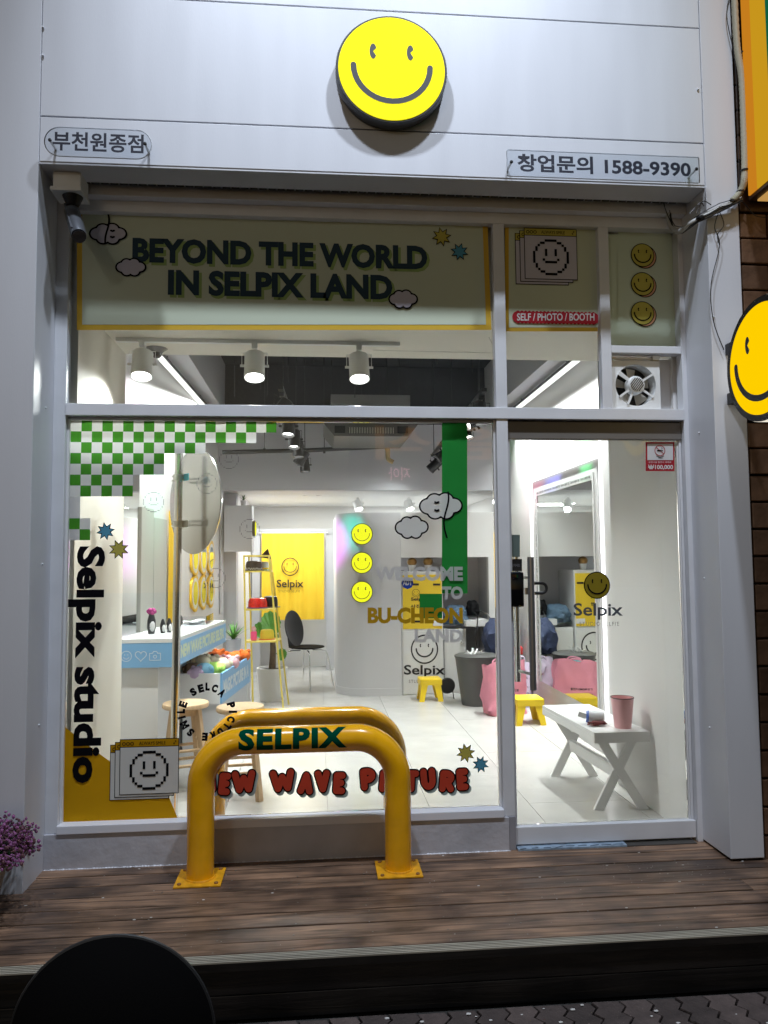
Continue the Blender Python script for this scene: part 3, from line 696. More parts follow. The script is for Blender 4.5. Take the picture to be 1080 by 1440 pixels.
h = nb(); polys(h, P, [[(-.016, -.004), (.010, -.004), (.010, .003), (-.016, .003)], [(.012, -.004), (.016, -.004), (.016, .003), (.012, .003)], ribbon([(.010, .008), (.013, .012), (.010, .016)], .002), ribbon([(-.02, -.030), (0, -.036), (.02, -.030)], .003), ribbon([(-.010, -.040), (.012, -.040)], .003)])
link('cigarette_print', h, v_black, ns)
h = nb(); text(h, '₩100,000', rect_fn(911.5, 653.5, 946.5, 660.8, YD-.006), .03); link('lettering', h, v_pw, ns); h = nb(); text(h, '금연시설 흡연시 과태료', rect_fn(912, 648.6, 944, 651.2, YD-.006), .0); link('lettering', h, v_pw, ns)
flat_smiley(839.5, 823, .071, door, v_olive, v_black, YD-.004)
h = nb(); text(h, 'Selpix', rect_fn(806.5, 848, 876, 871.5, YD-.004), .018); o = link('lettering', h, v_dk, door); o['label'] = 'dark grey Selpix wordmark on the door glass'
h = nb(); text(h, 'STUDIO SELFIE', rect_fn(815, 874.5, 870.5, 880, YD-.004), -.004, spacing=1.25); o = link('lettering', h, v_lt, door); o['label'] = 'thin STUDIO SELFIE line on the door glass'

# ================================================================== FACADE SIGNS
P0 = at(551, 97, -.37); R0 = .272
sg = thing('round_smiley_sign', 'big round lit yellow smiley box sign on the fascia', 'sign', (P0.x, -.30, P0.z))
MY = Matrix.Rotation(rad(90), 3, 'X')       # local z -> -y
bm = nb(); lathe(bm, [(R0-.012, 0), (R0, .01), (R0, .062), (R0-.004, .068)], (P0.x, -.302, P0.z), 72, MY); link('sign_body', bm, mat('charcoal_sign_rim', (.05, .052, .055), .35), sg, smooth=True)
bm = nb(); lathe(bm, [(R0-.012, .068), (R0-.014, .072)], (P0.x, -.302, P0.z), 72, MY); link('lit_face', bm, yelface, sg)
P = lambda x, z: Vector((P0.x+x, -.3755, P0.z+z)); bm = nb(); polys(bm, P, smile_polys(0, .0, R0*.98)); link('eyes_and_mouth', bm, mat('sign_dark_print', (.03, .032, .035), .5), sg)
def acrylic(px0, py0, px1, py1, s, tx0, ty0, tx1, ty1, rounded, lab):
    Y = -.385; a = at(px0, py1, Y); b = at(px1, py0, Y); b.z = a.z+(b.z-a.z)
    c0 = at(px0, (py0+py1)/2, Y); c1 = at(px1, (py0+py1)/2, Y)
    return Y
def acr(xl, yl, xr, yr, hpx, s, tx0, tx1, th, rounded, lab, r_=None):
    """acrylic plate whose middle line runs from photo point l to r"""
    Y = -.375; a = at(xl, yl, Y); b = at(xr, yr, Y); H = hpx*(at(xl, yl, Y)-at(xl, yl+1, Y)).length
    zc = (a.z+b.z)/2; t = thing('acrylic_sign', lab, 'sign', ((a.x+b.x)/2, -.30, zc-H/2))
    pts = []
    rc = H/2 if rounded else .008
    for cx, cz, a0 in ((b.x-rc, zc+H/2-rc, 90), (b.x-rc, zc-H/2+rc, 0), (a.x+rc, zc-H/2+rc, -90), (a.x+rc, zc+H/2-rc, -180)):
        for q in range(9): an = rad(a0-q*90/8); pts.append(Vector((cx+rc*math.cos(an), Y, cz+rc*math.sin(an))))
    bm = nb(); prism(bm, pts, (0, .010, 0)); link('acrylic_plate', bm, acryl, t)
    bm = nb(); ed = [p+Vector((0, .005, 0)) for p in pts]; tube(bm, ed+[ed[0]], .0022, 6, cap=False); link('polished_edge', bm, mat('edge_white', (.75, .78, .82), .3), t)
    u0, u1 = (tx0-xl)/(xr-xl), (tx1-xl)/(xr-xl); hh = H*th; x0, x1 = a.x+(b.x-a.x)*u0, a.x+(b.x-a.x)*u1
    bm = nb(); text(bm, s, tri_fn((x0, Y-.002, zc-hh/2), (x1, Y-.002, zc-hh/2), (x0, Y-.002, zc+hh/2)), .024 if rounded else .03); 
    link('lettering', bm, mat('navy_print', (.012, .014, .03), .5), t)
    for xx in (a.x+(.028 if rounded else .020), b.x-(.028 if rounded else .020)):
        bm = nb(); tube(bm, [(xx, -.302, zc), (xx, Y-.006, zc)], .006, 10); link('standoff', bm, steel, t); 
        bm = nb(); ball(bm, (xx, Y-.007, zc), (.009, .004, .009), 10); link('screw_cap', bm, black, t)
    return t
acr(62, 196, 213, 205, 41, '부천원종점', 74, 202, .66, True, 'pill shaped clear acrylic sign with Korean branch name beside the camera')
acr(713, 227, 984, 240, 37, '창업문의 1588-9390', 727, 971, .68, False, 'long clear acrylic sign with Korean words and a phone number')
# cctv
cx = at(100, 262, -.17)
cc_ = thing('security_camera', 'grey bullet security camera on a white box under the soffit', 'camera', (cx.x, -.17, 3.33))
bm = nb(); box(bm, cx.x-.065, cx.x+.065, -.235, -.11, 3.255, 3.333, .006); link('junction_box', bm, whitem, cc_)
bm = nb(); box(bm, cx.x-.075, cx.x+.07, -.245, -.10, 3.235, 3.255, .004); link('junction_box_lid', bm, whitem, cc_)
bm = nb(); lathe(bm, [(.028, -.045), (.04, -.02), (.048, 0)], (cx.x+.012, -.18, 3.234), 20); link('swivel_mount', bm, black, cc_, smooth=True)
bm = nb(); tube(bm, [(cx.x+.01, -.18, 3.20), (cx.x+.012, -.19, 3.15)], .02, 12); link('neck', bm, black, cc_, smooth=True)
bm = nb(); p0 = Vector((cx.x+.003, -.165, 3.175)); p1 = Vector((cx.x+.085, -.310, 2.985)); tube(bm, [p0, p0.lerp(p1, .08), p0.lerp(p1, .9), p1], .03, 20, radii=[.026, .037, .037, .034]); link('camera_body', bm, mat('gunmetal', (.16, .17, .19), .3, metal=.6), cc_, smooth=True)
bm = nb(); d_ = (p1-p0).normalized(); tube(bm, [p1-d_*.004, p1+d_*.012], .031, 20); link('camera_lens', bm, mat('gloss_black', (0, 0, 0), .05), cc_, smooth=True)
bm = nb(); obox(bm, p0+Vector((-.012, .0, .028)), p1+Vector((-.010, -.008, .032)), .05, .004); link('camera_hood', bm, mat('gunmetal', (0, 0, 0)), cc_)
# exhaust fan
fx0, fx1, fz0, fz1 = 1.56, 1.885, 2.25, 2.50
fan = thing('exhaust_fan', 'square white wall exhaust fan in the opening above the door', 'fan', ((fx0+fx1)/2, .0, fz0))
cxf, czf, rf = (fx0+.135), (fz0+.13), .112
bm = nb(); N = 40
o_ = [(fx0, fz0), (fx0+.27, fz0), (fx0+.27, fz0+.262), (fx0, fz0+.262)]
ring = [(cxf+rf*math.cos(2*math.pi*k/N+math.pi*1.25), czf+rf*math.sin(2*math.pi*k/N+math.pi*1.25)) for k in range(N)]
ov = [bm.verts.new((x, -.012, z)) for x, z in o_]; rv = [bm.verts.new((x, -.012, z)) for x, z in ring]; rb = [bm.verts.new((x, .07, z)) for x, z in ring]
for q in range(4):
    bm.faces.new([ov[q]]+[rv[(q*10+k) % N] for k in range(11)]+[ov[(q+1) % 4]])
for k in range(N): bm.faces.new((rv[k], rb[k], rb[(k+1) % N], rv[(k+1) % N]))
for q in range(4):
    a_, b_ = o_[q], o_[(q+1) % 4]; poly(bm, [(a_[0], -.012, a_[1]), (b_[0], -.012, b_[1]), (b_[0], .06, b_[1]), (a_[0], .06, a_[1])])
link('fan_housing', bm, whitem, fan, recalc=False)
bm = nb(); box(bm, fx0, fx0+.27, .072, .078, fz0, fz0+.262); link('fan_back', bm, dark, fan)
for k in range(5):
    bm = nb(); a = rad(72*k+20)
    u_v = Vector((math.cos(a), 0, math.sin(a))); t_v = Vector((-math.sin(a), 0, math.cos(a))); c0 = Vector((cxf, .045, czf))
    poly(bm, [c0+u_v*.03-t_v*.012, c0+u_v*.10-t_v*.035+Vector((0, .02, 0)), c0+u_v*.103+t_v*.03-Vector((0, .01, 0)), c0+u_v*.03+t_v*.014]); link('fan_blade', bm, mat('fan_blade_grey', (.42, .40, .36), .4), fan)
bm = nb(); lathe(bm, [(.05, 0), (.05, .03), (.042, .045), (.02, .048)], (cxf, .02, czf), 28, MY); mo = link('fan_motor', bm, whitem, fan, smooth=True)
bm = nb()
for q in range(-3, 4):
    hw = math.sqrt(max(0, .036**2-(q*.0095)**2)); c0 = Vector((cxf, -.0285, czf)); dr = Vector((math.cos(rad(52)), 0, math.sin(rad(52)))); nr = Vector((-dr.z, 0, dr.x)); obox(bm, c0+nr*q*.0095-dr*hw, c0+nr*q*.0095+dr*hw, .004, .002, (0, 1, 0))
link('motor_slot', bm, dark, mo)
for a in (32, 142, 148, 215, 245, 325):
    bm = nb(); d0 = Vector((math.cos(rad(a)), 0, math.sin(rad(a)))); obox(bm, Vector((cxf, -.012, czf))+d0*.042, Vector((cxf, -.016, czf))+d0*.114, .011, .006, (0, 1, 0)); link('fan_strut', bm, whitem, fan)
bm = nb(); box(bm, 1.5535, 1.938, .081, .09, 2.245, 2.5445); o = link('fan_box_liner', bm, framep, win)
bm = nb(); tube(bm, [(1.57, -.0, 2.528), (1.83, -.0, 2.526)], .007, 10); link('conduit_tube', bm, white, fan, smooth=True)
bm = nb(); box(bm, 1.79, 1.83, -.02, .02, 2.515, 2.54, .002); link('wire_connector', bm, steel, fan)

# blade sign on the right
bx, by, bz, br = 2.055, -.66, 2.352, .285
bs = thing('projecting_smiley_sign', 'round double sided amber smiley sign projecting from the right pier', 'sign', (bx, by, bz-br))
MX = Matrix.Rotation(rad(-90), 3, 'Y')      # local z -> -x
bm = nb(); lathe(bm, [(br, -.055), (br, .048)], (bx, by, bz), 64, MX); link('lit_rim', bm, sidelit, bs, smooth=True)
for s in (1, -1):
    Mx = Matrix.Rotation(rad(-90*s), 3, 'Y')
    bm = nb(); lathe(bm, [(br-.002, .0485), (br-.002, .056)], (bx, by, bz), 64, Mx); link('black_ring', bm, black, bs)
    bm = nb(); lathe(bm, [(br-.032, .0562), (br-.032, .058)], (bx, by, bz), 64, Mx); link('lit_face', bm, yelorange, bs)
    P = lambda x, z, s=s: Vector((bx-s*.0592, by-s*x, bz+z)); bm = nb(); polys(bm, P, smile_polys(0, .0, br)); link('eyes_and_mouth', bm, mat('sign_dark_print', (0, 0, 0)), bs)
for z in (2.492, 2.243):
    bm = nb(); box(bm, 2.035, 2.085, -.42, -.304, z-.028, z+.028, .002); br_ = link('wall_bracket', bm, black, bs)
    bm = nb(); tube(bm, [(2.06, -.38, z), (2.06, -.45, z)], .012, 10); link('bracket_pin', bm, steel, br_)

# orange light box sign top right
ob = thing('orange_box_sign', 'tall orange and green lit box sign at the top right edge', 'sign', (2.3, -.7, 3.25))
bm = nb(); box(bm, 2.175, 2.42, -1.05, -.33, 3.255, 5.2, .004); link('sign_case', bm, mat('dark_brown_case', (.06, .03, .015), .4), ob)
orange_lit = emitter('lit_orange_panel', (.9, .33, .02), .62); yl_lit = emitter('lit_yellow_panel', (.95, .50, .02), .6); gr_lit = emitter('lit_green_panel', (.01, .22, .10), .5)
for y0, y1, m_ in ((-.42, -.345, orange_lit), (-.545, -.4205, yl_lit), (-1.04, -.5455, gr_lit)):
    bm = nb(); box(bm, 2.166, 2.1745, y0, y1, 3.275, 5.1); link('side_panel', bm, m_, ob)
bm = nb(); box(bm, 2.21, 2.41, -1.03, -.35, 3.246, 3.2545); link('lit_underside', bm, emitter('warm_underside', (1, .55, .15), .5), ob)

# tiled brown wall beyond the pier
bw_ = thing('brown_tiled_wall', 'dark brown wall of long stacked stone tiles beyond the right pier', 'wall', (2.7, -.1, -.1))
bm = nb(); box(bm, 2.136, 3.6, -.255, .2, -.1, 5.0); link('wall_core', bm, mat('mortar_dark', (.03, .024, .02), .9), bw_)
tile0 = None
for r_ in range(36):
    for c_ in range(3):
        x0 = 2.150+c_*.30-(r_ % 2)*.15; wd = .29
        if x0 < 2.1: x0, wd = 2.150, .14
        z0 = -.02+r_*.135
        if tile0 is None or wd != .29:
            bm = nb(); box(bm, x0, x0+wd, -.285-random.uniform(0, .01), -.2545, z0, z0+.124, .005); o = link('tile', bm, brickm, bw_)
            if wd == .29: tile0 = o
        else:
            o = tile0.copy(); COL.objects.link(o); o.parent = bw_; o.location = Vector((x0+.145, -.272-random.uniform(0, .010), z0+.062))-WL[bw_.name]
# conduit bundle
bm = nb(); pth = [at(1031, -40, -.33), at(1036, 60, -.33), at(1043, 110, -.335), at(1046, 180, -.335), at(1047, 245, -.335), at(1042, 268, -.335), at(1030, 283, -.34)]
def smooth_path(p, n=6):
    out = []
    for i in range(len(p)-1):
        a, b, c, d = p[max(i-1, 0)], p[i], p[i+1], p[min(i+2, len(p)-1)]
        for k in range(n):
            t = k/n; out.append(.5*((2*b)+(-a+c)*t+(2*a-5*b+4*c-d)*t*t+(-a+3*b-3*c+d)*t**3))
    return out+[p[-1]]
sp = smooth_path([Vector(p) for p in pth], 22); tube(bm, sp, .017, 12, radii=[.0175 if k % 2 else .0155 for k in range(len(sp))])
cb = tag(link('conduit_pipe', bm, mat('beige_conduit', (.42, .40, .30), .5), smooth=True), 'ribbed beige conduit running down beside the orange box sign', 'conduit')
bm = nb(); pth = [at(1042, 280, -.335), at(1015, 292, -.33), at(975, 312, -.30), at(957, 325, -.2), at(945, 320, -.1), at(940, 300, -.09)]
sp = smooth_path([Vector(p) for p in pth], 8); tube(bm, sp, .014, 10); cb2 = tag(link('cable_bundle', bm, mat('pale_cable', (.50, .50, .48), .5), smooth=True), 'pale cable bundle with loose wires crossing the right pier top', 'cable')
bm = nb()
for q in range(6):
    o_s = Vector((0, -.016, random.uniform(-.02, .02))); tube(bm, [p+o_s+Vector((random.uniform(-.004, .004), 0, random.uniform(-.006, .006))) for p in sp[::3]], .0022, 5)
for pp in ([(1010, 300), (1005, 320), (1012, 345), (1000, 400), (1003, 450), (1018, 492)], [(1012, 298), (1018, 316), (1009, 330), (1012, 345)], [(990, 290), (985, 285), (975, 295), (970, 300)], [(930, 262), (935, 292), (948, 322)], [(980, 300), (988, 283), (1000, 288)], [(1042, 282), (1050, 290), (1062, 303), (1080, 306)], [(1033, -30), (1022, 20), (1034, 90), (1038, 200), (1041, 270), (1040, 290)]):
    Yv = -.322 if pp[0][0] > 940 else -.11
    tube(bm, smooth_path([at(x, y, Yv) for x, y in pp], 5), .0024, 5)
link('loose_wire', bm, blackmetal, cb2, smooth=True)
for x, y in ((1046, 75), (1047, 240), (1041, 270), (1030, 284), (985, 306)):
    bm = nb(); c0 = at(x, y, -.335); lathe(bm, [(.021, -.004), (.021, .004)], c0, 14); link('cable_tie', bm, black, cb2)

# ================================================================== INTERIOR SHELL
g = nb(); box(g, -1.9, 2.9, .03, 7.0, -.05, -.006); fl = struct(link('interior_floor', g, grout))
tl = None
for i in range(8):
    for j in range(6):
        x, y = -1.75+i*.6, .06+j*1.2-(.6 if i % 2 else 0)
        if tl is None:
            bm = nb(); box(bm, x+.0015, x+.5985, y+.0015, y+1.1985, -.012, 0, .001); tl = link('floor_tile', bm, tilem, fl, origin=(x, y, 0)); continue
        if y < -.1: continue
        c = tl.copy(); COL.objects.link(c); c.parent = fl; c.location = Vector((x, y, random.uniform(-.0004, .0004)))-WL['interior_floor']
for i in range(1, 8, 2):
    x = -1.75+i*.6; bm = nb(); box(bm, x+.0015, x+.5985, .06, .6585, -.012, 0, .001); link('floor_tile', bm, tilem, fl)
def wall(name, boxes, m=wallw):
    bm = nb()
    for b in boxes: box(bm, *b)
    return struct(link(name, bm, m))
# portal behind the glass
wall('portal_wall_left', [(-1.9, -1.22, .05, 1.0, 0, 3.7)], wallc)
wall('portal_wall_right', [(1.93, 2.6, .05, .98, 0, 3.7)], wallw)
wall('portal_ceiling', [(-1.22, 1.93, .055, 1.0, 2.785, 3.72)], wallc)
LWX = lambda y: -1.36+.0875*(y-1.0)
bm = nb(); prism(bm, [(LWX(1.0), 1.0, 0), (LWX(4.7), 4.7, 0), (-1.9, 4.7, 0), (-1.9, 1.0, 0)], (0, 0, 3.7)); lw = struct(link('left_wall', bm, wallw))
wall('right_wall', [(2.12, 2.6, .98, 7.0, 0, 3.7)])
wall('ceiling', [(-1.9, 2.6, 1.0, 4.42, 3.6, 3.7)], conc)
wall('side_ceiling_strip_left', [(-1.5, -1.0, 1.001, 4.3, 3.06, 3.59)], midgrey); wall('side_ceiling_strip_right', [(1.85, 2.12, 1.001, 4.3, 3.06, 3.59)], midgrey)
wall('bulkhead', [(-1.9, 2.119, 4.3, 4.42, 2.225, 2.955)], midgrey); wall('bulkhead_top', [(-1.9, 2.119, 4.302, 4.42, 2.956, 3.59)], conc)
wall('rear_ceiling', [(-1.9, 2.6, 4.42, 7.0, 2.23, 2.33)], wallw)
wall('rear_wall', [(-1.9, 2.12, 6.8, 7.0, 0, 2.23)], wallw)
wall('passage_side', [(-1.9, -.90, 4.7, 6.8, 0, 2.229)], lightgrey)
# curved partition
PTS = [(.20, 6.0)]+[(.20, 4.72)]+[(.53-.33*math.cos(rad(a)), 4.70-.33*math.sin(rad(a))) for a in range(0, 91, 6)]+[(.90, 4.37)]
INN = [(x+.09 if i < 2 else x, y) for i, (x, y) in enumerate(PTS)]
INN = [(.30, 6.0), (.30, 4.72)]+[(.53-.23*math.cos(rad(a)), 4.70-.23*math.sin(rad(a))) for a in range(0, 91, 6)]+[(.90, 4.47)]
bm = nb(); prism(bm, [(x, y, 0) for x, y in PTS+INN[::-1]], (0, 0, 1.985)); cp = tag(link('curved_partition', bm, lightgrey, smooth=True), 'tall light grey partition with rounded left corner in the middle of the shop', 'partition')
bm = nb(); B1 = [(x-.006*(1 if i < 2 else math.cos(rad(min(90, max(0, (i-2)*6))))), y-.006*(0 if i < 2 else math.sin(rad(min(90, (i-2)*6))))) for i, (x, y) in enumerate(PTS)]
prism(bm, [(x, y, 0) for x, y in B1+PTS[::-1]], (0, 0, .08)); link('skirting', bm, lightgrey, cp, smooth=True)
# alcove wall: above, right, back
al = tag(link('alcove_wall', prism(nb(), [(.902, 4.37, 1.49), (1.875, 4.37, 1.49), (1.875, 4.37, 0), (2.119, 4.37, 0), (2.119, 4.37, 1.985), (.902, 4.37, 1.985)], (0, .1, 0)), wallw), 'white wall with a recessed alcove to the right of the curved partition', 'wall')
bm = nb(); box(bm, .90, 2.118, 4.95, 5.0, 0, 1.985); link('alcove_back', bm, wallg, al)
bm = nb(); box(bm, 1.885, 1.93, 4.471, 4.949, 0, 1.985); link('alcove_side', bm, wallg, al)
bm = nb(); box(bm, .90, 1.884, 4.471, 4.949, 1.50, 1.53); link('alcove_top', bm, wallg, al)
wall('left_return_wall', [(-1.06, -.905, 4.62, 4.699, 0, 2.22)], lightgrey)
# passage end: grey surround and yellow curtain
bm = nb(); c0, c1 = at(355, 742, 6.4), at(470, 940, 6.4); q0, q1 = at(368, 752, 6.4), at(459, 940, 6.4)
box(bm, c0.x, q0.x-.02, 6.38, 6.46, 0, 1.90); box(bm, q1.x, .34, 6.38, 6.46, 0, 1.90); box(bm, q0.x-.02, q1.x, 6.38, 6.46, 1.86, 1.90)
tag(link('doorway_surround', bm, wallg), 'grey doorway surround framing the yellow curtain at the passage end', 'doorway')
bm = nb(); A0, A1 = at(368, 750, 6.34), at(456, 871, 6.34); n = 44; Lr = []
for k in range(n+1):
    t = k/n; x = A0.x+(A1.x-A0.x)*t; yv = 6.34+.010*math.sin(t*31)+.007*math.sin(t*57+1)
    Lr.append([bm.verts.new((x*1.0+.0, 6.34+(yv-6.34)*(.35+.65*s/5), A0.z+(A1.z-A0.z)*s/5)) for s in range(6)])
for k in range(n):
    for s in range(5): bm.faces.new((Lr[k][s], Lr[k][s+1], Lr[k+1][s+1], Lr[k+1][s]))
cu_ = tag(link('yellow_curtain', bm, curtainm, smooth=True), 'yellow half curtain printed with a smiley and Selpix in the passage', 'curtain')
cp_ = at(408, 797, 6.30); P = lambda x, z: Vector((cp_.x+x, 6.315, cp_.z+z)); bm = nb(); r_c = at(420.5, 797, 6.3).x-cp_.x
ring_poly(bm, P, 0, 0, r_c*.93, r_c*1.03, 40, rx=.95); polys(bm, P, smile_polys(0, 0, r_c, .05)); text(bm, 'Selpix', rect_fn(389, 815, 427, 829.5, 6.315), .018); text(bm, 'STUDIO SELFIE', rect_fn(392, 829.6, 422, 833, 6.315), -.005, spacing=1.2)
link('curtain_print', bm, black, cu_)
bm = nb(); box(bm, A0.x-.03, A1.x+.05, 6.33, 6.36, A0.z, A0.z+.012); link('curtain_rod', bm, white, cu_)

# ================================================================== MIRRORS, LED, LIGHTS
lm = thing('counter_mirror', 'frameless mirror on the left wall behind the counter', 'mirror', (LWX(2), 2.0, .95))
def lwp(y, z, off=.004): n_ = Vector((1, -.0875, 0)).normalized(); return Vector((LWX(y), y, z))+n_*off
bm = nb(); poly(bm, [lwp(1.15, .955, .006), lwp(1.72, .955, .006), lwp(1.72, 2.45, .006), lwp(1.15, 2.45, .006)]); link('mirror_sheet', bm, mirror, lm)
bm = nb(); prism(bm, [lwp(1.15, .953, .001), lwp(1.722, .953, .001), lwp(1.722, 2.452, .001), lwp(1.15, 2.452, .001)], Vector((.004, 0, 0))); link('mirror_backing', bm, steel, lm)
bm = nb(); n = 20; Lr = []
for k in range(n+1):
    y_ = 2.42+.16*k/n; q0_ = lwp(y_, .96, .02+.008*math.sin(k*1.3)); Lr.append((bm.verts.new(q0_), bm.verts.new(q0_+Vector((0, 0, .92)))))
for k in range(n): bm.faces.new((Lr[k][0], Lr[k][1], Lr[k+1][1], Lr[k+1][0]))
tag(link('side_curtain', bm, curtainm, smooth=True), 'narrow yellow cloth strip hanging beside the counter mirror, behind the steel pole', 'curtain')
for y0_, y1_, z1_, lab in ((1.73, 2.02, 1.86, 'beige grey panel standing in for a mirror reflection, right of the counter mirror'), (2.03, 2.37, 1.80, 'beige grey panel standing in for a mirror reflection, beside the yellow cloth strip')):
    bm = nb(); prism(bm, [lwp(y0_, .957, .001), lwp(y1_, .957, .001), lwp(y1_, z1_, .001), lwp(y0_, z1_, .001)], (.02, 0, 0)); tag(link('reflection_panel', bm, mat('reflected_beige', (.50, .50, .46), .6, var=.04), recalc=True), lab, 'panel')  # matte panels added in place of mirror, coloured like the reflected partition
rm = thing('wall_mirror', 'tall full length mirror inside the LED rectangle on the right wall', 'mirror', (2.10, 2.5, 0))
my0, my1, mz0, mz1 = 1.74, 3.30, .30, 2.12
bm = nb(); poly(bm, [(2.108, my0, mz0), (2.108, my1, mz0), (2.108, my1, mz1), (2.108, my0, mz1)]); link('mirror_sheet', bm, mirror, rm)
bm = nb(); box(bm, 2.110, 2.119, my0-.06, my1+.06, mz0-.06, mz1+.03); link('mirror_backing', bm, white, rm)
for a_, b_ in (((my0, mz1-.055), (my1, mz1)), ((my1-.055, mz0), (my1, mz1-.0555)), ((my0, mz0), (my0+.02, mz1-.0555))):
    bm = nb(); box(bm, 2.1005, 2.1075, a_[0], b_[0], a_[1], b_[1], .001); link('mirror_frame', bm, white, rm)
for q in range(6):
    y0 = my1-.07-q*.245; bm = nb(); text(bm, 'have a selpix day', tri_fn((2.0995, y0, mz1-.044), (2.0995, y0-.22, mz1-.044), (2.0995, y0, mz1-.012)), .02); link('mirror_print', bm, black, rm)
for q in range(7):
    z0 = mz1-.08-q*.245; bm = nb(); text(bm, 'have a selpix day', tri_fn((2.0995, my1-.045, z0), (2.0995, my1-.045, z0-.22), (2.0995, my1-.012, z0)), .02); link('mirror_print', bm, black, rm)
ly0, ly1, lz0, lz1 = 1.60, 3.46, .25, 2.235
ld = thing('rectangular_led_light', 'glowing white LED strip rectangle around the mirror on the right wall', 'led light', (2.11, 2.45, lz0))
for a, b in (((2.11, ly0, lz0), (2.11, ly0, lz1)), ((2.11, ly1, lz0), (2.11, ly1, lz1)), ((2.11, ly0, lz1), (2.11, ly1, lz1))):
    bm = nb(); obox(bm, a, b, .022, .018, (1, 0, 0)); link('led_strip', bm, ledstrip, ld)
for px, Yv, col, e in ((0, 1.9, (.1, 1, .35), .0), (0, 2.6, (.3, .3, 1), .0)): pass
def area(name, loc, aim, sx, sy, e, col): return lamp('AREA', name, loc, e, col, aim, shape='RECTANGLE', size=sx, size_y=sy)
# coloured RGB effect lamps the shop has, washing wall and partition
lamp('SPOT', 'colour_effect_light', (1.4, 2.5, 3.0), 110, (.25, .25, 1.0), (2.12, 2.75, 2.35), spot_size=rad(34), spot_blend=1, shadow_soft_size=.003)
lamp('SPOT', 'colour_effect_light', (1.4, 2.1, 3.0), 90, (.05, 1, .25), (2.12, 1.95, 2.28), spot_size=rad(20), spot_blend=1, shadow_soft_size=.003)
lamp('SPOT', 'colour_effect_light', (1.4, 2.4, 2.95), 90, (1, .15, .4), (2.12, 3.3, 2.25), spot_size=rad(26), spot_blend=1, shadow_soft_size=.003)
lamp('SPOT', 'colour_effect_light', (-.9, 3.2, 2.2), 300, (.85, .1, .9), (.21, 4.72, 1.62), spot_size=rad(21), spot_blend=1, shadow_soft_size=.003)
lamp('SPOT', 'colour_effect_light', (.1, 3.2, 2.2), 90, (.0, .9, .7), (.34, 4.45, 1.76), spot_size=rad(22), spot_blend=1, shadow_soft_size=.003)
lamp('SPOT', 'colour_effect_light', (-.6, 1.9, 2.9), 45, (.9, .1, .6), (-1.33, 1.5, 2.45), spot_size=rad(40), spot_blend=1, shadow_soft_size=.003)
lamp('SPOT', 'colour_effect_light', (-.6, 2.3, 2.9), 40, (.0, 1, .6), (-1.25, 2.1, 1.95), spot_size=rad(30), spot_blend=1, shadow_soft_size=.003)

# LED tubes
for (a, b, lab) in (((-1.19, 1.35, 2.985), (-1.10, 4.1, 2.985), 'bright ceiling LED tube hung along the left wall'), ((1.985, 1.25, 2.985), (2.02, 4.1, 2.985), 'bright ceiling LED tube hung along the right wall')):
    a, b = Vector(a), Vector(b); t = thing('led_tube', lab, 'ceiling light', (a+b)/2, 'LED tubes along the side walls')
    bm = nb(); obox(bm, a+Vector((0, 0, .022)), b+Vector((0, 0, .022)), .05, .022); link('tube_housing', bm, mat('anthracite', (.08, .08, .085), .5), t)
    bm = nb(); tube(bm, [a, b], .022, 12); link('tube_lens', bm, tubem, t)
    for s in (.25, .75):
        p = a.lerp(b, s); bm = nb(); tube(bm, [p+Vector((0, 0, .03)), (p.x, p.y, 3.059)], .004, 6); link('hanger_rod', bm, blackmetal, t)
    area('led_tube_light', (a+b)/2+Vector((0, 0, -.03)), (a+b)/2+Vector((0, 0, -1)), .05, 2.6, 66, NEUT).data.spread = rad(84)

def can_light(name, label, base, aimdir, r, L, m, beam, grp, cat='spotlight', stem=.08, energy=5, size=70, real=True):
    """track spotlight: adapter, yoke and can; base = underside of the track"""
    base = Vector(base); d = Vector(aimdir).normalized(); t = thing(name, label, cat, base, grp)
    bm = nb(); box(bm, base.x-.016, base.x+.016, base.y-.03, base.y+.03, base.z-stem*.55, base.z, .003); link('track_adapter', bm, m, t)
    c = base+Vector((0, 0, -stem-L*.45)); s = d.cross(Vector((0, 1, 0)))
    if s.length < .1: s = Vector((1, 0, 0))
    s.normalize()
    if abs(d.z) > .95: s = Vector((1, 0, 0))
    top = base+Vector((0, 0, -stem*.55)); up = Vector((0, 0, 1)); k = r*1.22
    bm = nb(); tube(bm, [c+s*k, c+s*k+up*(L*.45+.004), c-s*k+up*(L*.45+.004), c-s*k], .0028, 6); tube(bm, [top, c+up*(L*.45+.004)], .004, 6); link('yoke', bm, m, t)
    for sg_ in (1, -1):
        bm = nb(); tube(bm, [c+s*sg_*r*.95, c+s*sg_*(k+.010)], .008, 8); link('pivot_knob', bm, m, t)
    a, b = c-d*L*.5, c+d*L*.5
    w1 = d.orthogonal().normalized(); w2 = d.cross(w1); Mc = Matrix((w1, w2, d)).transposed()
    bm = nb(); lathe(bm, [(r*.8, 0), (r*.97, .006), (r, L), (r*.93, L), (r*.86, L-.03)], a, 28, Mc); link('can', bm, m, t, smooth=True)
    bm = nb(); tube(bm, [b-d*.026, b-d*.024], r*.85, 24); link('lens', bm, lampface, t)
    if real: lamp('SPOT', name+'_beam', b+d*.01, energy, NEUT, b+d, spot_size=rad(size), spot_blend=.7, shadow_soft_size=.035)
    return t
# white track on the portal ceiling
tr = tag(link('light_track', box(nb(), -1.19, .50, .635, .668, 2.762, 2.7845, .002), whitem), 'white light track on the cream ceiling just behind the glass', 'light track')
for px, lab in ((200, 'leftmost white can spotlight on the white track'), (358, 'middle white can spotlight on the white track'), (505, 'rightmost white can spotlight on the white track')):
    p = at(px, 520, .65); can_light('white_spotlight', lab, (p.x, .65, 2.762), (0.02, -.30, -1), .062, .165, whitem, None, 'white can spotlights on the white track', stem=.06, energy=62, size=140)
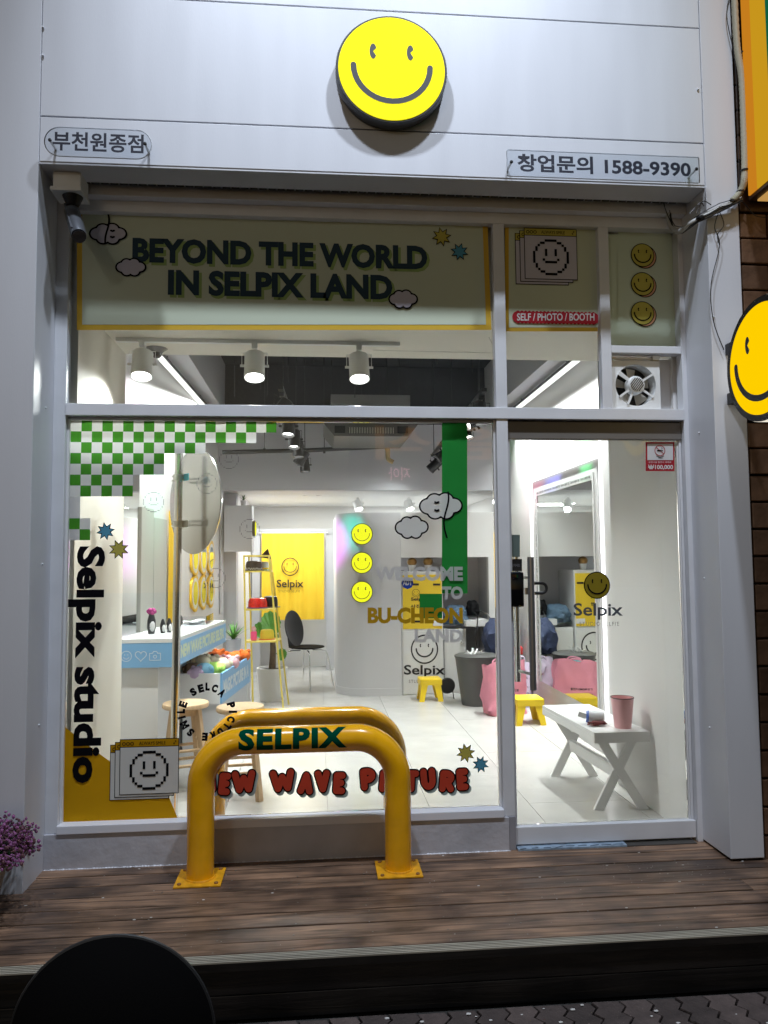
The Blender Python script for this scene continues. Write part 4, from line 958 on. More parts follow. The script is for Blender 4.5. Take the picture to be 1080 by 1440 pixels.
# dome camera
p = at(222, 498, .9); t = thing('dome_camera', 'small dark dome camera on the cream portal ceiling', 'camera', (p.x, .86, 2.785))
bm = nb(); lathe(bm, [(.02, -.045), (.05, -.012), (.068, 0)], (p.x, .86, 2.784), 24); link('dome_base', bm, mat('smoked_grey', (.07, .07, .075), .3), t, smooth=True)
bm = nb(); ball(bm, (p.x, .86, 2.755), .034, 16); link('dome_lens', bm, mat('gloss_black', (0, 0, 0)), t, smooth=True)
bm = nb(); f0 = Vector((.35, .80, 2.7835))
for a, b in (((.35, .82), (1.15, .84)), ((1.15, .84), (1.02, .50))): obox(bm, (*a, 2.784), (*b, 2.784), .004, .001)
tag(link('ceiling_hatch', bm, mat('hatch_line', (.40, .39, .35), .7)), 'thin outline of an access hatch in the cream portal ceiling', 'hatch')
# black tracks with black cans
ZTK = 2.58
TX = {'l': lambda y: -.245+.035*(y-1.0), 'r': lambda y: 1.11+.040*(y-1.0)}
def btrack(k, y0, y1, z, lab):
    f_ = TX[k]; bm = nb(); obox(bm, (f_(y0), y0, z+.0125), (f_(y1), y1, z+.0125), .034, .025); t = tag(link('light_track', bm, blackmetal), lab, 'light track')
    for y in (y0+.2, (y0+y1)/2, y1-.15): bm = nb(); tube(bm, [(f_(y), y, z+.02), (f_(y), y, 3.6)], .004, 6); link('hanger_rod', bm, blackmetal, t)
btrack('l', 1.05, 4.2, ZTK, 'black light track hung on the left side of the dark ceiling')
btrack('r', 1.05, 4.2, ZTK, 'black light track hung on the right side of the dark ceiling')
GB = 'black can spotlights on the two black tracks'
for y, d_, lab in ((1.15, (-.55, -.2, -.8), 'black can spotlight tilted left, nearest on the left black track'), (1.75, (-.05, -.25, -1), 'black can spotlight second along the left black track'), (2.35, (.0, -.2, -1), 'black can spotlight third along the left black track'), (2.9, (.05, -.1, -1), 'black can spotlight fourth along the left black track'), (3.45, (-.5, .0, -.8), 'tilted black can spotlight fifth along the left black track'), (4.0, (.1, -.1, -1), 'farthest black can spotlight on the left black track')):
    can_light('black_spotlight', lab, (TX['l'](y), y, ZTK), d_, .052, .15, blackmetal, None, GB, stem=.05, energy=19, size=95)
for y, d_, lab in ((1.2, (.1, -.25, -1), 'black can spotlight nearest on the right black track'), (1.45, (-.8, -.2, -.4), 'second black can spotlight on the right black track, turned left'), (1.85, (.1, -.25, -1), 'third black can spotlight on the right black track'), (2.6, (.0, 0.1, -1), 'fourth black can spotlight on the right black track'), (3.2, (-.8, .1, -.55), 'fifth black can spotlight on the right black track, tipped left'), (4.0, (-.75, .1, -.7), 'farthest black can spotlight on the right black track, tilted left')):
    can_light('black_spotlight', lab, (TX['r'](y), y, ZTK), d_, .052, .15, blackmetal, None, GB, stem=.05, energy=19, size=95)
# AC cassette
acx0, acx1, acz = .05, .93, 2.70
ac = thing('ceiling_air_conditioner', 'grey ceiling cassette air conditioner with slotted grille in the middle', 'air conditioner', (.49, 3.3, acz))
bm = nb(); box(bm, .12, .86, 3.06, 3.7, acz+.02, 3.0); link('unit_body', bm, mat('galvanised', (.25, .25, .25), .4, metal=.7), ac)
bm = nb(); prism(bm, [(acx0, 3.0, acz+.02), (acx1, 3.0, acz+.02), (acx1-.1, 3.0, acz-.10), (acx0+.1, 3.0, acz-.10)][::-1], (0, .75, 0)); link('face_panel', bm, mat('taupe_plastic', (.10, .095, .09), .4), ac)
bm = nb(); box(bm, acx0+.23, acx1-.23, 2.99, 3.0, acz-.075, acz-.02); link('grille_recess', bm, dark, ac)
bm = nb()
for q in range(28): box(bm, acx0+.235+q*.0150, acx0+.241+q*.0150, 2.984, 2.9895, acz-.075, acz-.02)
o = link('grille_fin', bm, mat('grille_ivory', (.5, .49, .44), .4), ac); o['kind'] = 'stuff'
for x in (acx0+.10, acx1-.20): bm = nb(); box(bm, x, x+.10, 2.985, 2.9995, acz-.075, acz-.005, .004); link('end_louvre', bm, black, ac)
# hanging rods and pipe
for i in range(14):
    x = -.75+i*.175+random.uniform(-.04, .04); y = random.uniform(2.2, 4.1); z = random.choice([2.9, 3.05, 3.1])
    bm = nb(); tube(bm, [(x, y, z), (x, y, 3.6)], .004, 6); tag(link('ceiling_rod', bm, blackmetal), ('first', 'second', 'third', 'fourth', 'fifth', 'sixth', 'seventh', 'eighth', 'ninth', 'tenth', 'eleventh', 'twelfth', 'thirteenth', 'fourteenth')[i]+' from the left of the thin black rods hanging under the dark ceiling', 'rod', 'thin rods hanging from the dark ceiling')
bm = nb(); p0, p1 = at(313, 636, 3.9), at(545, 628, 3.9); tube(bm, [p0, p0.lerp(p1, .5)+Vector((0, 0, -.01)), p1], .022, 12); pp = tag(link('insulated_pipe', bm, black, smooth=True), 'black insulated pipe running level in front of the grey bulkhead', 'pipe')
bm = nb(); tube(bm, smooth_path([at(540, 625, 3.88), at(545, 632, 3.87), at(546, 645, 3.87), at(553, 650, 3.87)], 6), .025, 10); link('taped_elbow', bm, mat('tan_tape', (.38, .28, .15), .6), pp, smooth=True)
for px in (372, 456):
    bm = nb(); q = at(px, 634, 3.9); tube(bm, [q, (q.x, q.y, 3.6)], .004, 6); lathe(bm, [(.027, -.012), (.027, .012)], q, 12, Matrix.Rotation(rad(90), 3, 'Y')); link('pipe_clamp', bm, blackmetal, pp)
bm = nb(); box(bm, -.9, 1.8, 4.2, 4.295, 2.95, 3.1); tag(link('ceiling_duct', bm, blackmetal), 'black duct along the top of the grey bulkhead', 'duct')
# rear spots and downlights
for px, py, lab in ((503, 706, 'white spotlight on the rear ceiling above the curved partition'), (575, 712, 'small white spotlight on the rear ceiling right of the other')):
    p = at(px, py, 5.3); can_light('rear_spotlight', lab, (p.x, 5.3, 2.229), (.2, -.35, -.75), .055, .12, whitem, None, 'white spotlights over the rear booths', stem=.04, energy=26, size=130)
area('rear_ceiling_light', (-.35, 5.6, 2.20), (-.35, 5.6, 0), .5, .5, 34, NEUT)
area('rear_ceiling_light', (1.2, 6.1, 2.20), (1.2, 6.1, 0), .8, .4, 30, NEUT)
for px, wh in ((338, 'leftmost'), (430, 'middle'), (448, 'rightmost')): 
    q = atz(px, 690+5, 2.229); q = Vector((at(px, 700, 5).x, 5.0, 2.228)); bm = nb(); lathe(bm, [(.03, -.006), (.034, 0)], q, 16); tag(link('downlight', bm, white), wh+' of the small round recessed fittings in the rear white ceiling', 'downlight', 'recessed fittings in the rear ceiling')

# ================================================================== PARTITION SMILEYS
for py, lab in ((751, 'top round yellow smiley light on the curved partition'), (791.5, 'middle round yellow smiley light on the curved partition'), (832.5, 'bottom round yellow smiley light on the curved partition')):
    c = at(509, py, 4.30); r = .118; t = thing('smiley_wall_light', lab, 'wall light', (c.x, 4.34, c.z-r), 'three smiley lights on the partition')
    bm = nb(); lathe(bm, [(r, 0), (r, .065)], (c.x, 4.37, c.z), 40, MY); link('light_body', bm, mat('olive_rim', (.05, .05, .02), .4), t, smooth=True)
    bm = nb(); lathe(bm, [(r*.93, .0652), (r*.93, .068)], (c.x, 4.37, c.z), 40, MY); link('lit_face', bm, emitter('lit_lemon_face', (.95, .95, .02), 1.1) if 'lit_lemon_face' not in MATS else MATS['lit_lemon_face'], t)
    P = lambda x, z, c=c: Vector((c.x+x, 4.301, c.z+z)); bm = nb(); polys(bm, P, smile_polys(0, 0, r, .035)); link('eyes_and_mouth', bm, black, t)

# ================================================================== ALCOVE CONTENT
kx0, kx1 = .915, 1.352
kb = thing('photo_kiosk', 'tall white cabinet with yellow upper poster and Selpix lower poster', 'cabinet', (1.13, 4.5, 0))
bm = nb(); box(bm, kx0-.008, kx1+.012, 4.40, 4.93, .0, 1.335, .003); link('cabinet_body', bm, white, kb)
bm = nb(); box(bm, kx0+.006, kx1, 4.392, 4.3995, .71, 1.30); yp = link('yellow_panel', bm, mat('poster_yellow', (.80, .56, .03), .4), kb)
bm = nb(); box(bm, kx0+.006, kx1, 4.390, 4.3995, .01, .685); wp = link('white_door', bm, white, kb)
bm = nb(); f = lambda x0, y0, x1, y1: rect_fn(x0, y0, x1, y1, 4.388)
c = at(597, 913, 4.388); P = lambda x, z: c+Vector((x, 0, z)); ring_poly(bm, P, 0, 0, .143, .159, 40, rx=.95); polys(bm, P, smile_polys(0, -.0, .13, .085)); text(bm, 'Selpix', f(568, 935, 626, 953), .02); text(bm, 'STUDIO SELFIE', f(575, 956, 618, 960.5), -.005, spacing=1.2); link('poster_print', bm, black, wp)
bm = nb(); c2 = at(585, 834, 4.388); P = lambda x, z: c2+Vector((x, 0, z)); ring_poly(bm, P, 0, 0, .040, .044, 30); polys(bm, P, smile_polys(0, 0, .042, .05)); text(bm, 'Selpix', f(578, 840, 600, 846), .02); text(bm, '사진관', f(577, 850, 600, 855), .02)
for x, y in ((584, 822), (614, 822), (586, 874)): quad(bm, f(x-5, y-1.4, x+5, y+1.4))
link('panel_print', bm, black, yp)
bm = nb(); quad(bm, f(609, 873, 622, 880)); link('info_label', bm, white, yp)
for xx, lab in ((1.04, 'left brown topped potted ornament on the kiosk cabinet'), (1.22, 'right brown topped potted ornament on the kiosk cabinet')):
    t = thing('cabinet_ornament', lab, 'ornament', (xx, 4.5, 1.336), 'ornaments on top of the kiosk cabinet'); bm = nb(); lathe(bm, [(.03, 0), (.042, .07)], (xx, 4.5, 1.336), 16); link('pot', bm, white, t, smooth=True)
    bm = nb(); ball(bm, (xx, 4.5, 1.44), (.055, .055, .05), 12); link('crown', bm, mat('gold_brown', (.25, .13, .03), .3, metal=.4), t, smooth=True)
sh = thing('alcove_counter', 'low white cupboard with thick shelf in the alcove right side', 'cupboard', (1.62, 4.6, 0))
bm = nb(); box(bm, 1.38, 1.62, 4.42, 4.9, 0, .70, .002); link('cupboard_box', bm, white, sh)
bm = nb(); box(bm, 1.395, 1.605, 4.412, 4.4195, .03, .68, .002); cdr = link('cupboard_door', bm, white, sh)
bm = nb(); ball(bm, (1.57, 4.40, .56), .014, 10); link('knob', bm, white, cdr, smooth=True)
bm = nb(); box(bm, 1.60, 1.86, 4.30, 4.85, .735, .80, .002); link('shelf_board', bm, white, sh)
def lump(name, c, s, m, label, cat, n=9, seed=1, par=None):
    """crumpled cloth: a displaced ball"""
    rnd = random.Random(seed); bm = nb(); bmesh.ops.create_icosphere(bm, subdivisions=4, radius=1)
    from mathutils import noise
    for v in bm.verts:
        p = v.co.copy(); d = 1+.28*noise.noise(p*1.9+Vector((seed*7.1, 0, 0)))+.10*noise.noise(p*5+Vector((0, seed, 0))); zz = p.z*d
        v.co = Vector((c[0]+p.x*s[0]*d, c[1]+p.y*s[1]*d, c[2]+(max(zz, -.55))*s[2]))
    o = link(name, bm, m, par, smooth=True)
    return tag(o, label, cat) if label else o
lump('denim_jacket', (1.52, 4.55, .82), (.16, .16, .13), denim, 'crumpled blue denim jacket piled on the alcove cupboard', 'jacket', seed=3)
lump('black_bag', (1.72, 4.52, .90), (.07, .09, .11), softblack, 'small black camera bag slumped on the white alcove shelf', 'bag', seed=5)
bm = nb(); tube(bm, smooth_path([Vector(p) for p in ((1.72, 4.42, .88), (1.73, 4.30, .82), (1.70, 4.27, .6), (1.74, 4.27, .42), (1.76, 4.27, .36))], 6), .006, 6); tube(bm, smooth_path([Vector(p) for p in ((1.74, 4.42, .90), (1.84, 4.30, .86), (1.90, 4.27, .70), (1.92, 4.27, .5))], 6), .006, 6); tag(link('black_cable', bm, black, smooth=True), 'black cables hanging from the alcove shelf edge', 'cable')
# bin, bags, jackets
bx_, by_ = 1.60, 3.78
t = thing('grey_bin', 'dark grey plastic waste bin in front of the alcove', 'bin', (bx_, by_, 0))
bm = nb(); lathe(bm, [(.155, 0), (.215, .46), (.215, .47)], (bx_, by_, 0), 36); link('bin_body', bm, greybin, t, smooth=True)
bm = nb(); lathe(bm, [(.222, .472), (.225, .49), (.19, .505), (.1, .507)], (bx_, by_, 0), 36); link('bin_lid', bm, greybin, t, smooth=True)
bm = nb(); rnd = random.Random(4)
for q in range(26):
    a = rnd.uniform(0, 6.3); p0 = Vector((bx_-.03+rnd.uniform(-.05, .05), by_-.05+rnd.uniform(-.04, .04), .51)); obox(bm, p0, p0+Vector((math.cos(a)*.07, math.sin(a)*.06, rnd.uniform(.0, .06))), .012, .002)
tag(link('paper_ribbon', bm, white), 'tangle of white paper ribbon lying on the bin lid', 'ribbon')
def bag(c, w_, d_, h_, m, label, seed, rz=0, flare=1.12):
    t = thing('shopping_bag', label, 'bag', c); rnd = random.Random(seed); bm = nb(); rings = []
    from mathutils import noise
    for k in range(9):
        z = h_*k/8; f = 1+(flare-1)*k/8; ring = []
        for q in range(32):
            a = 2*math.pi*q/32; ca, sa = math.cos(a), math.sin(a); r_ = (abs(ca)**5+abs(sa)**5)**(-1/5)
            x, y = w_/2*ca*r_*f, d_/2*sa*r_*f*(1-.35*k/8); nn = .045*noise.noise(Vector((x*9+seed, y*9, z*9)))+.022*noise.noise(Vector((x*25, seed, z*22)))
            x += nn; y += nn*.6; z = z*(1+.10*noise.noise(Vector((ca*2, sa*2, seed)))*(k/8)); cr, sr = math.cos(rz), math.sin(rz)
            ring.append(bm.verts.new((c[0]+x*cr-y*sr, c[1]+x*sr+y*cr, c[2]+z)))
        rings.append(ring)
    for i in range(8):
        for q in range(32): bm.faces.new((rings[i][q], rings[i][(q+1) % 32], rings[i+1][(q+1) % 32], rings[i+1][q]))
    bm.faces.new(rings[0][::-1]); link('bag_body', bm, m, t, smooth=True)
    bm = nb(); cr, sr = math.cos(rz), math.sin(rz)
    for s in (-1, 1): tube(bm, smooth_path([Vector((c[0]+cr*x-sr*s*d_*.3, c[1]+sr*x+cr*s*d_*.3, c[2]+z)) for x, z in ((-w_*.2, h_-.02), (-w_*.16, h_+.06), (w_*.12, h_+.07), (w_*.2, h_-.02))], 5), .008, 6)
    link('handle', bm, m, t, smooth=True)
    return t
pb = bag((1.76, 3.30, 0), .38, .27, .43, pinkm, 'pink non-woven bag printed with black lines, leaning on the bin', 2, .25)
bm = nb()
for q in range(3):      # printed lines front (towards glass) and side (towards mirror)
    z = .24-q*.055
    text(bm, ['IT IS PROMO 키친룸', '향기 PRIO 베이트룸', '지금바로 PROO 선택'][q], tri_fn((1.665, 3.085, z-.012), (1.86, 3.132, z-.012), (1.665, 3.085, z+.012)), .03)
    text(bm, ['IT IS PROMO 키친룸', '향기 PRIO 베이트룸', '지금바로 PROO 선택'][q], tri_fn((1.992, 3.27, z-.012), (1.955, 3.44, z-.012), (1.992, 3.27, z+.012)), .03)
link('bag_print', bm, black, pb)
lump('stuffing', (1.76, 3.30, .42), (.13, .09, .06), mat('cyan_cloth', (.25, .62, .70), .7, var=.5, vscale=25), None, None, seed=8, par=pb)
wb = bag((2.00, 3.62, 0), .20, .24, .42, mat('lilac_white_bag', (.62, .55, .68), .7, var=.2, vscale=10), 'white and lilac shopping bag against the right wall behind the pink one', 5, 0, 1.0)
lump('navy_jacket', (1.90, 3.98, .60), (.19, .18, .23), navy, 'navy padded jacket hanging over the corner by the right wall', 'jacket', seed=9)
lump('red_pouch', (2.05, 3.85, .52), (.05, .05, .07), mat('red_cloth', (.6, .05, .04), .7), 'small red cloth pouch under the navy jacket', 'pouch', seed=12)
# yellow plastic stools
def plastic_stool(c, s, label, rz=0):
    t = thing('plastic_stool', label, 'stool', c, 'low yellow plastic stools'); bm = nb(); x, y, z = c
    box(bm, x-s/2, x+s/2, y-s/2, y+s/2, .20, .228, .012); link('seat', bm, ypl, t, smooth=True)
    bm = nb()
    for a, b, cc2, dd in ((-1, -1, 1, -1), (-1, 1, 1, 1), (-1, -1, -1, 1), (1, -1, 1, 1)):
        obox(bm, (x+a*s*.47, y+b*s*.47, .19), (x+cc2*s*.47, y+dd*s*.47, .19), .012, .045)
    link('apron', bm, ypl, t)
    for a in (-1, 1):
        for b in (-1, 1):
            bm = nb(); p0, p1 = Vector((x+a*s*.43, y+b*s*.43, .2)), Vector((x+a*s*.54, y+b*s*.54, 0)); v = []
            for p, w_ in ((p0, .075), (p1, .05)):
                ux, uy = Vector((-a, 0, 0)), Vector((0, -b, 0)); v.append([p, p+ux*w_, p+ux*w_+uy*.014, p+ux*.014+uy*.014, p+ux*.014+uy*w_, p+uy*w_])
            va = [bm.verts.new(q) for q in v[0]]; vb = [bm.verts.new(q) for q in v[1]]
            for q in range(6): bm.faces.new((va[q], va[(q+1) % 6], vb[(q+1) % 6], vb[q]))
            bm.faces.new(va); bm.faces.new(vb[::-1]); link('leg', bm, ypl, t, recalc=True)
    return t
s1 = plastic_stool((1.16, 4.08, 0), .23, 'low yellow plastic stool in front of the Selpix cabinet poster')
s2 = plastic_stool((1.86, 2.86, 0), .25, 'low yellow plastic stool by the mirror behind the white bench')
t = thing('small_heater', 'little black wire fan heater on the floor between yellow stool and bin', 'heater', (1.36, 4.15, 0))
bm = nb(); lathe(bm, [(.075, -.02), (.085, 0), (.075, .02)], (1.36, 4.15, .13), 20, MY); link('heater_head', bm, blackmetal, t, smooth=True)
bm = nb(); tube(bm, [(1.30, 4.10, 0), (1.31, 4.15, .12), (1.41, 4.15, .12), (1.42, 4.10, 0)], .006, 6); link('heater_stand', bm, blackmetal, t)

# ================================================================== BENCH
bn = thing('white_bench', 'white trestle bench with crossed legs behind the glass door', 'bench', (1.73, .83, 0))
ZB = .46; X0, X1, Y0, Y1 = 1.573, 1.903, .415, 1.26; SK = -.05
def skew(bm): 
    for v in bm.verts: v.co.x += SK*(v.co.y-Y0)/(Y1-Y0)
    return bm
for q in range(2):
    xa = X0+q*(X1-X0)/2; bm = nb(); box(bm, xa+.0015, xa+(X1-X0)/2-.0015, Y0+.02, Y1, ZB-.022, ZB, .003); link('top_board', skew(bm), white, bn)
bm = nb(); box(bm, X0, X1, Y0, Y0+.019, ZB-.062, ZB-.001, .002); link('end_apron', bm, white, bn)
bm = nb(); box(bm, X0, X0+.018, Y0+.0195, Y1, ZB-.062, ZB-.0225, .002); link('side_apron', skew(bm), white, bn)
bm = nb(); box(bm, X1-.018, X1, Y0+.0195, Y1, ZB-.062, ZB-.0225, .002); link('side_apron', skew(bm), white, bn)
for yv, k in ((.47, 0), (1.16, 1)):
    for s in (0, 1):
        xo = SK*(yv-Y0)/(Y1-Y0); a = Vector((X0+.05+xo, yv+s*.022, ZB-.03)); b = Vector((X1-.02+xo, yv+s*.022, .0)); 
        if s: a, b = Vector((X1-.05+xo, yv+.022, ZB-.03)), Vector((X0+.05+xo, yv+.022, .0))
        d0 = (b-a); hw = Vector((.030, 0, 0)); bm = nb(); prism(bm, [a-hw, a+hw, b+hw, b-hw], (0, .020, 0)); link('leg', bm, white, bn, recalc=True)
bm = nb(); obox(bm, (1.735, .50, .21), (1.69, 1.16, .21), .03, .07); link('stretcher', bm, white, bn)
p = atz(876, 1023, ZB); t = thing('pink_tumbler', 'tall pink open waste cup standing on the white bench', 'cup', (p.x, p.y, ZB))
bm = nb(); H_ = .176; lathe(bm, [(.048, 0), (.066, H_), (.062, H_), (.045, .008)], (p.x, p.y, ZB), 28); link('cup_body', bm, pinkcup, t, smooth=True)
bm = nb(); tube(bm, [(p.x+.066*math.cos(a*math.pi/16), p.y+.066*math.sin(a*math.pi/16), ZB+H_) for a in range(33)], .003, 6, cap=False); link('cup_rim', bm, mat('dark_rim', (.12, .07, .07), .4), t, smooth=True)
p = atz(842, 1019, ZB); t = thing('spray_bottle', 'white plastic bottle with blue cap band lying on the white bench', 'bottle', (p.x, p.y, ZB))
d0 = Vector((-.95, .30, .06)).normalized(); p1 = Vector((p.x+.035, p.y, ZB+.038)); bm = nb(); tube(bm, [p1, p1+d0*.005, p1+d0*.09], .037, 24, radii=[.030, .037, .037]); link('bottle_body', bm, mat('silver_grey_plastic', (.55, .56, .60), .35), t, smooth=True)
bm = nb(); tube(bm, [p1+d0*.09, p1+d0*.105], .037, 24, radii=[.037, .033]); link('blue_band', bm, mat('blue_plastic', (.08, .15, .45), .4), t, smooth=True)
bm = nb(); obox(bm, p1+d0*.105, p1+d0*.15+Vector((0, 0, .012)), .022, .03); link('nozzle', bm, white, t)
bm = nb(); rnd = random.Random(2)
for q in range(5): tube(bm, smooth_path([Vector((p.x-.04+rnd.uniform(-.05, .07), p.y-.05+rnd.uniform(-.015, .02), ZB+.008+rnd.uniform(0, .02))) for _ in range(5)], 5), .004, 6)
tag(link('key_lanyard', bm, mat('dark_red_cord', (.16, .03, .03), .6), smooth=True), 'tangled dark red and black cord in front of the fallen bottle', 'cord')

# ================================================================== COUNTER
ZC = .955
ct = thing('selfie_counter', 'white glossy counter with blue fascia strips along the left wall', 'counter', (-1.1, 2.0, 0))
fxr = lambda y: -.935+.0875*(y-1.235)
cy0, cy1 = 1.235, 2.80
bm = nb(); prism(bm, [(fxr(cy0), cy0, ZC-.025), (fxr(cy1), cy1, ZC-.025), (LWX(cy1)+.008, cy1, ZC-.025), (LWX(cy0)+.008, cy0, ZC-.025)], (0, 0, .025)); link('counter_top', bm, countw, ct)
bm = nb(); prism(bm, [(LWX(cy0)+.01, cy0+.002, ZC-.185), (fxr(cy0)-.001, cy0+.002, ZC-.185), (fxr(cy0)-.001, cy0+.002, ZC-.026), (LWX(cy0)+.01, cy0+.002, ZC-.026)], (0, .018, 0)); ff = link('front_fascia', bm, bluec, ct)
bm = nb(); prism(bm, [(fxr(cy0)-.0, cy0+.002, ZC-.185), (fxr(cy1), cy1, ZC-.185), (fxr(cy1), cy1, ZC-.026), (fxr(cy0), cy0+.002, ZC-.026)], (-.018, 0, 0)); sf = link('side_fascia', bm, bluec, ct)
bm = nb(); prism(bm, [(LWX(cy0)+.01, cy0+.05, 0), (fxr(cy0)-.12, cy0+.05, 0), (fxr(cy0)-.12, cy0+.05, ZC-.19), (LWX(cy0)+.01, cy0+.05, ZC-.19)], (0, .02, 0)); link('end_panel', bm, white, ct)
bm = nb(); prism(bm, [(fxr(1.7)-.24, 1.35, 0), (fxr(2.7)-.24, 2.75, 0), (fxr(2.7)-.24, 2.75, ZC-.19), (fxr(1.7)-.24, 1.35, ZC-.19)], (-.02, 0, 0)); link('back_panel', bm, white, ct)
bm = nb(); wv = mat('counter_print_white', (.70, .76, .80), .5)
Yf = cy0-.0005
c0 = Vector((0, 0, 0))
def ringat(px, r): 
    q = at(px, 923, Yf); return q
q = at(177.5, 923, Yf); P = lambda x, z, q=q: q+Vector((x, 0, z)); ring_poly(bm, P, 0, 0, .031, .035, 30)
polys(bm, P, [ribbon([(.018*math.cos(rad(a)), .018*math.sin(rad(a))) for a in range(200, 341, 14)], .004), ribbon([(-.010, .006), (-.010, .012)], .004), ribbon([(.010, .006), (.010, .012)], .004)])
q = at(198, 923, Yf); P = lambda x, z, q=q: q+Vector((x, 0, z)); hp = [(.036*math.sin(t)**3, .036*(.8125*math.cos(t)-.3125*math.cos(2*t)-.125*math.cos(3*t)-.0625*math.cos(4*t))+.004) for t in [k*2*math.pi/30 for k in range(31)]]; polys(bm, P, [ribbon(hp[:16], .0045), ribbon(hp[15:], .0045)])
q = at(218, 923, Yf); P = lambda x, z, q=q: q+Vector((x, 0, z)); polys(bm, P, [ribbon(l_, .0045) for l_ in ([(-.035, -.025), (.035, -.025)], [(.035, -.025), (.035, .020)], [(.035, .020), (.016, .020)], [(.016, .02), (.010, .032)], [(.010, .032), (-.010, .032)], [(-.010, .032), (-.016, .020)], [(-.016, .020), (-.035, .020)], [(-.035, .020), (-.035, -.025)])]); ring_poly(bm, P, 0, -.002, .008, .012, 20)
link('icon_print', bm, wv, ff)
bm = nb(); a = Vector((fxr(1.36)+.0015, 1.36, ZC-.145)); b = Vector((fxr(2.72)+.0015, 2.72, ZC-.145)); text(bm, 'NEW WAVE PICTURE SELFIX', tri_fn(a, b, a+Vector((0, 0, .09))), .05); link('lettering', bm, mat('counter_print_pale', (.62, .70, .50), .5), sf)
# things on the counter
def penguin(x, y, h, label, top=None):
    t = thing('penguin_doll', label, 'doll', (x, y, ZC), 'penguin hairbrush dolls on the counter'); bm = nb(); lathe(bm, [(.02*h/.14, 0), (.028*h/.14, h*.3), (.026*h/.14, h*.6), (.017*h/.14, h*.85), (.006, h)], (x, y, ZC), 16); link('body', bm, black, t, smooth=True)
    bm = nb(); ball(bm, (x+.006, y-.012*h/.14, ZC+h*.36), (.02*h/.14, .018*h/.14, h*.3), 12); link('belly', bm, white, t, smooth=True)
    if top: bm = nb(); [ball(bm, (x+.02*math.cos(k), y+.01*math.sin(k*2), ZC+h+.012*math.sin(k)), .016, 8) for k in range(6)]; link('flower', bm, mat('magenta_petals', (.35, .04, .18), .7), t, smooth=True)
q = atz(216, 886, ZC); 
penguin(at(213, 880, 1.62).x, 1.62, .155, 'tallest dark doll on the counter with a magenta flower on top', True); penguin(at(229, 880, 1.66).x, 1.66, .10, 'small penguin doll between the flower doll and the steel pole'); penguin(at(238, 880, 1.72).x, 1.72, .10, 'small penguin doll half hidden by the steel pole')
p = Vector((at(252, 880, 1.5).x, 1.5, ZC)); t = thing('hand_brush', 'dark grey hairbrush standing upright right of the steel pole', 'brush', p); bm = nb(); tube(bm, [p, p+Vector((0, 0, .06))], .009, 8); link('brush_grip', bm, greybin, t, smooth=True); bm = nb(); ball(bm, p+Vector((.004, 0, .098)), (.022, .012, .04), 12); link('brush_head', bm, greybin, t, smooth=True)
p = Vector((-.99, 2.45, ZC)); t = thing('acrylic_tray', 'clear acrylic tray with small white dishes on the far counter end', 'tray', p)
bm = nb(); box(bm, p.x-.11, p.x+.10, 2.30, 2.70, ZC, ZC+.008); box(bm, p.x-.11, p.x+.10, 2.30, 2.305, ZC+.008, ZC+.07); box(bm, p.x+.095, p.x+.10, 2.306, 2.70, ZC+.008, ZC+.07); link('tray_walls', bm, acryl, t)
for q in range(3): bm = nb(); lathe(bm, [(.03, .010), (.042, .02), (.040, .022)], (p.x-.02+.01*q, 2.38+q*.12, ZC), 18); link('dish', bm, white, t, smooth=True)
# yellow wavy wall mirrors
ymm = mat('mirror_frame_yellow', (.82, .50, .02), .35)
for i, (yv, col) in enumerate(((3.30, 0), (3.62, 1), (3.94, 2))):
    for j, zc in enumerate((1.50, 1.17)):
        names = ('nearest', 'middle', 'farthest')[i]; t = thing('wavy_mirror', f"{names} oval wall mirror with wavy yellow frame in the {'upper' if j == 0 else 'lower'} row", 'mirror', lwp(yv, zc-.17, 0), 'yellow wavy mirrors on the left wall')
        u_ = Vector((.0875, 1, 0)).normalized(); n_ = Vector((1, -.0875, 0)).normalized()
        outl = [lwp(yv, zc, .002)+u_*(.15*math.cos(a)*(1+.07*math.cos(5*a)))+Vector((0, 0, .168*math.sin(a)*(1+.07*math.cos(5*a)))) for a in [k*2*math.pi/48 for k in range(48)]]
        bm = nb(); prism(bm, outl, n_*.02); link('wavy_frame', bm, ymm, t)
        ov = [lwp(yv, zc, .024)+u_*(.085*math.cos(a))+Vector((0, 0, .110*math.sin(a))) for a in [k*2*math.pi/32 for k in range(32)]]
        bm = nb(); poly(bm, ov); bm2 = nb(); prism(bm2, [v+n_*-.003 for v in [lwp(yv, zc, .024)+u_*(.122*math.cos(a))+Vector((0, 0, .143*math.sin(a))) for a in [k*2*math.pi/32 for k in range(32)]]], n_*.0025); link('white_inlay', bm2, white, t); link('mirror_glass', bm, mat('blue_mirror', (.35, .55, .72), .02, metal=1), t)
p = at(302, 719, 3.75); bm = nb(); q = lwp(3.85, 1.79, .01); ball(bm, q, (.018, .03, .045), 12); t = tag(link('night_light', bm, emitter('blue_glow', (.05, .45, 1), 6), smooth=True), 'small glowing blue light on the left wall above the yellow mirrors', 'light')
bm = nb(); q = lwp(3.85, 1.66, .008); box(bm, q.x-.006, q.x+.008, q.y-.045, q.y+.045, q.z-.035, q.z+.035, .003); tag(link('wall_switch', bm, white), 'white light switch plate below the blue night light', 'switch')
bm = nb(); q = Vector((LWX(4.4)+.02, 4.4, 0)); tube(bm, [(q.x, q.y, .9), (q.x, q.y, 2.3)], .018, 10); tag(link('wall_pipe', bm, lightgrey, smooth=True), 'white painted pipe running up the far end of the left wall', 'pipe')
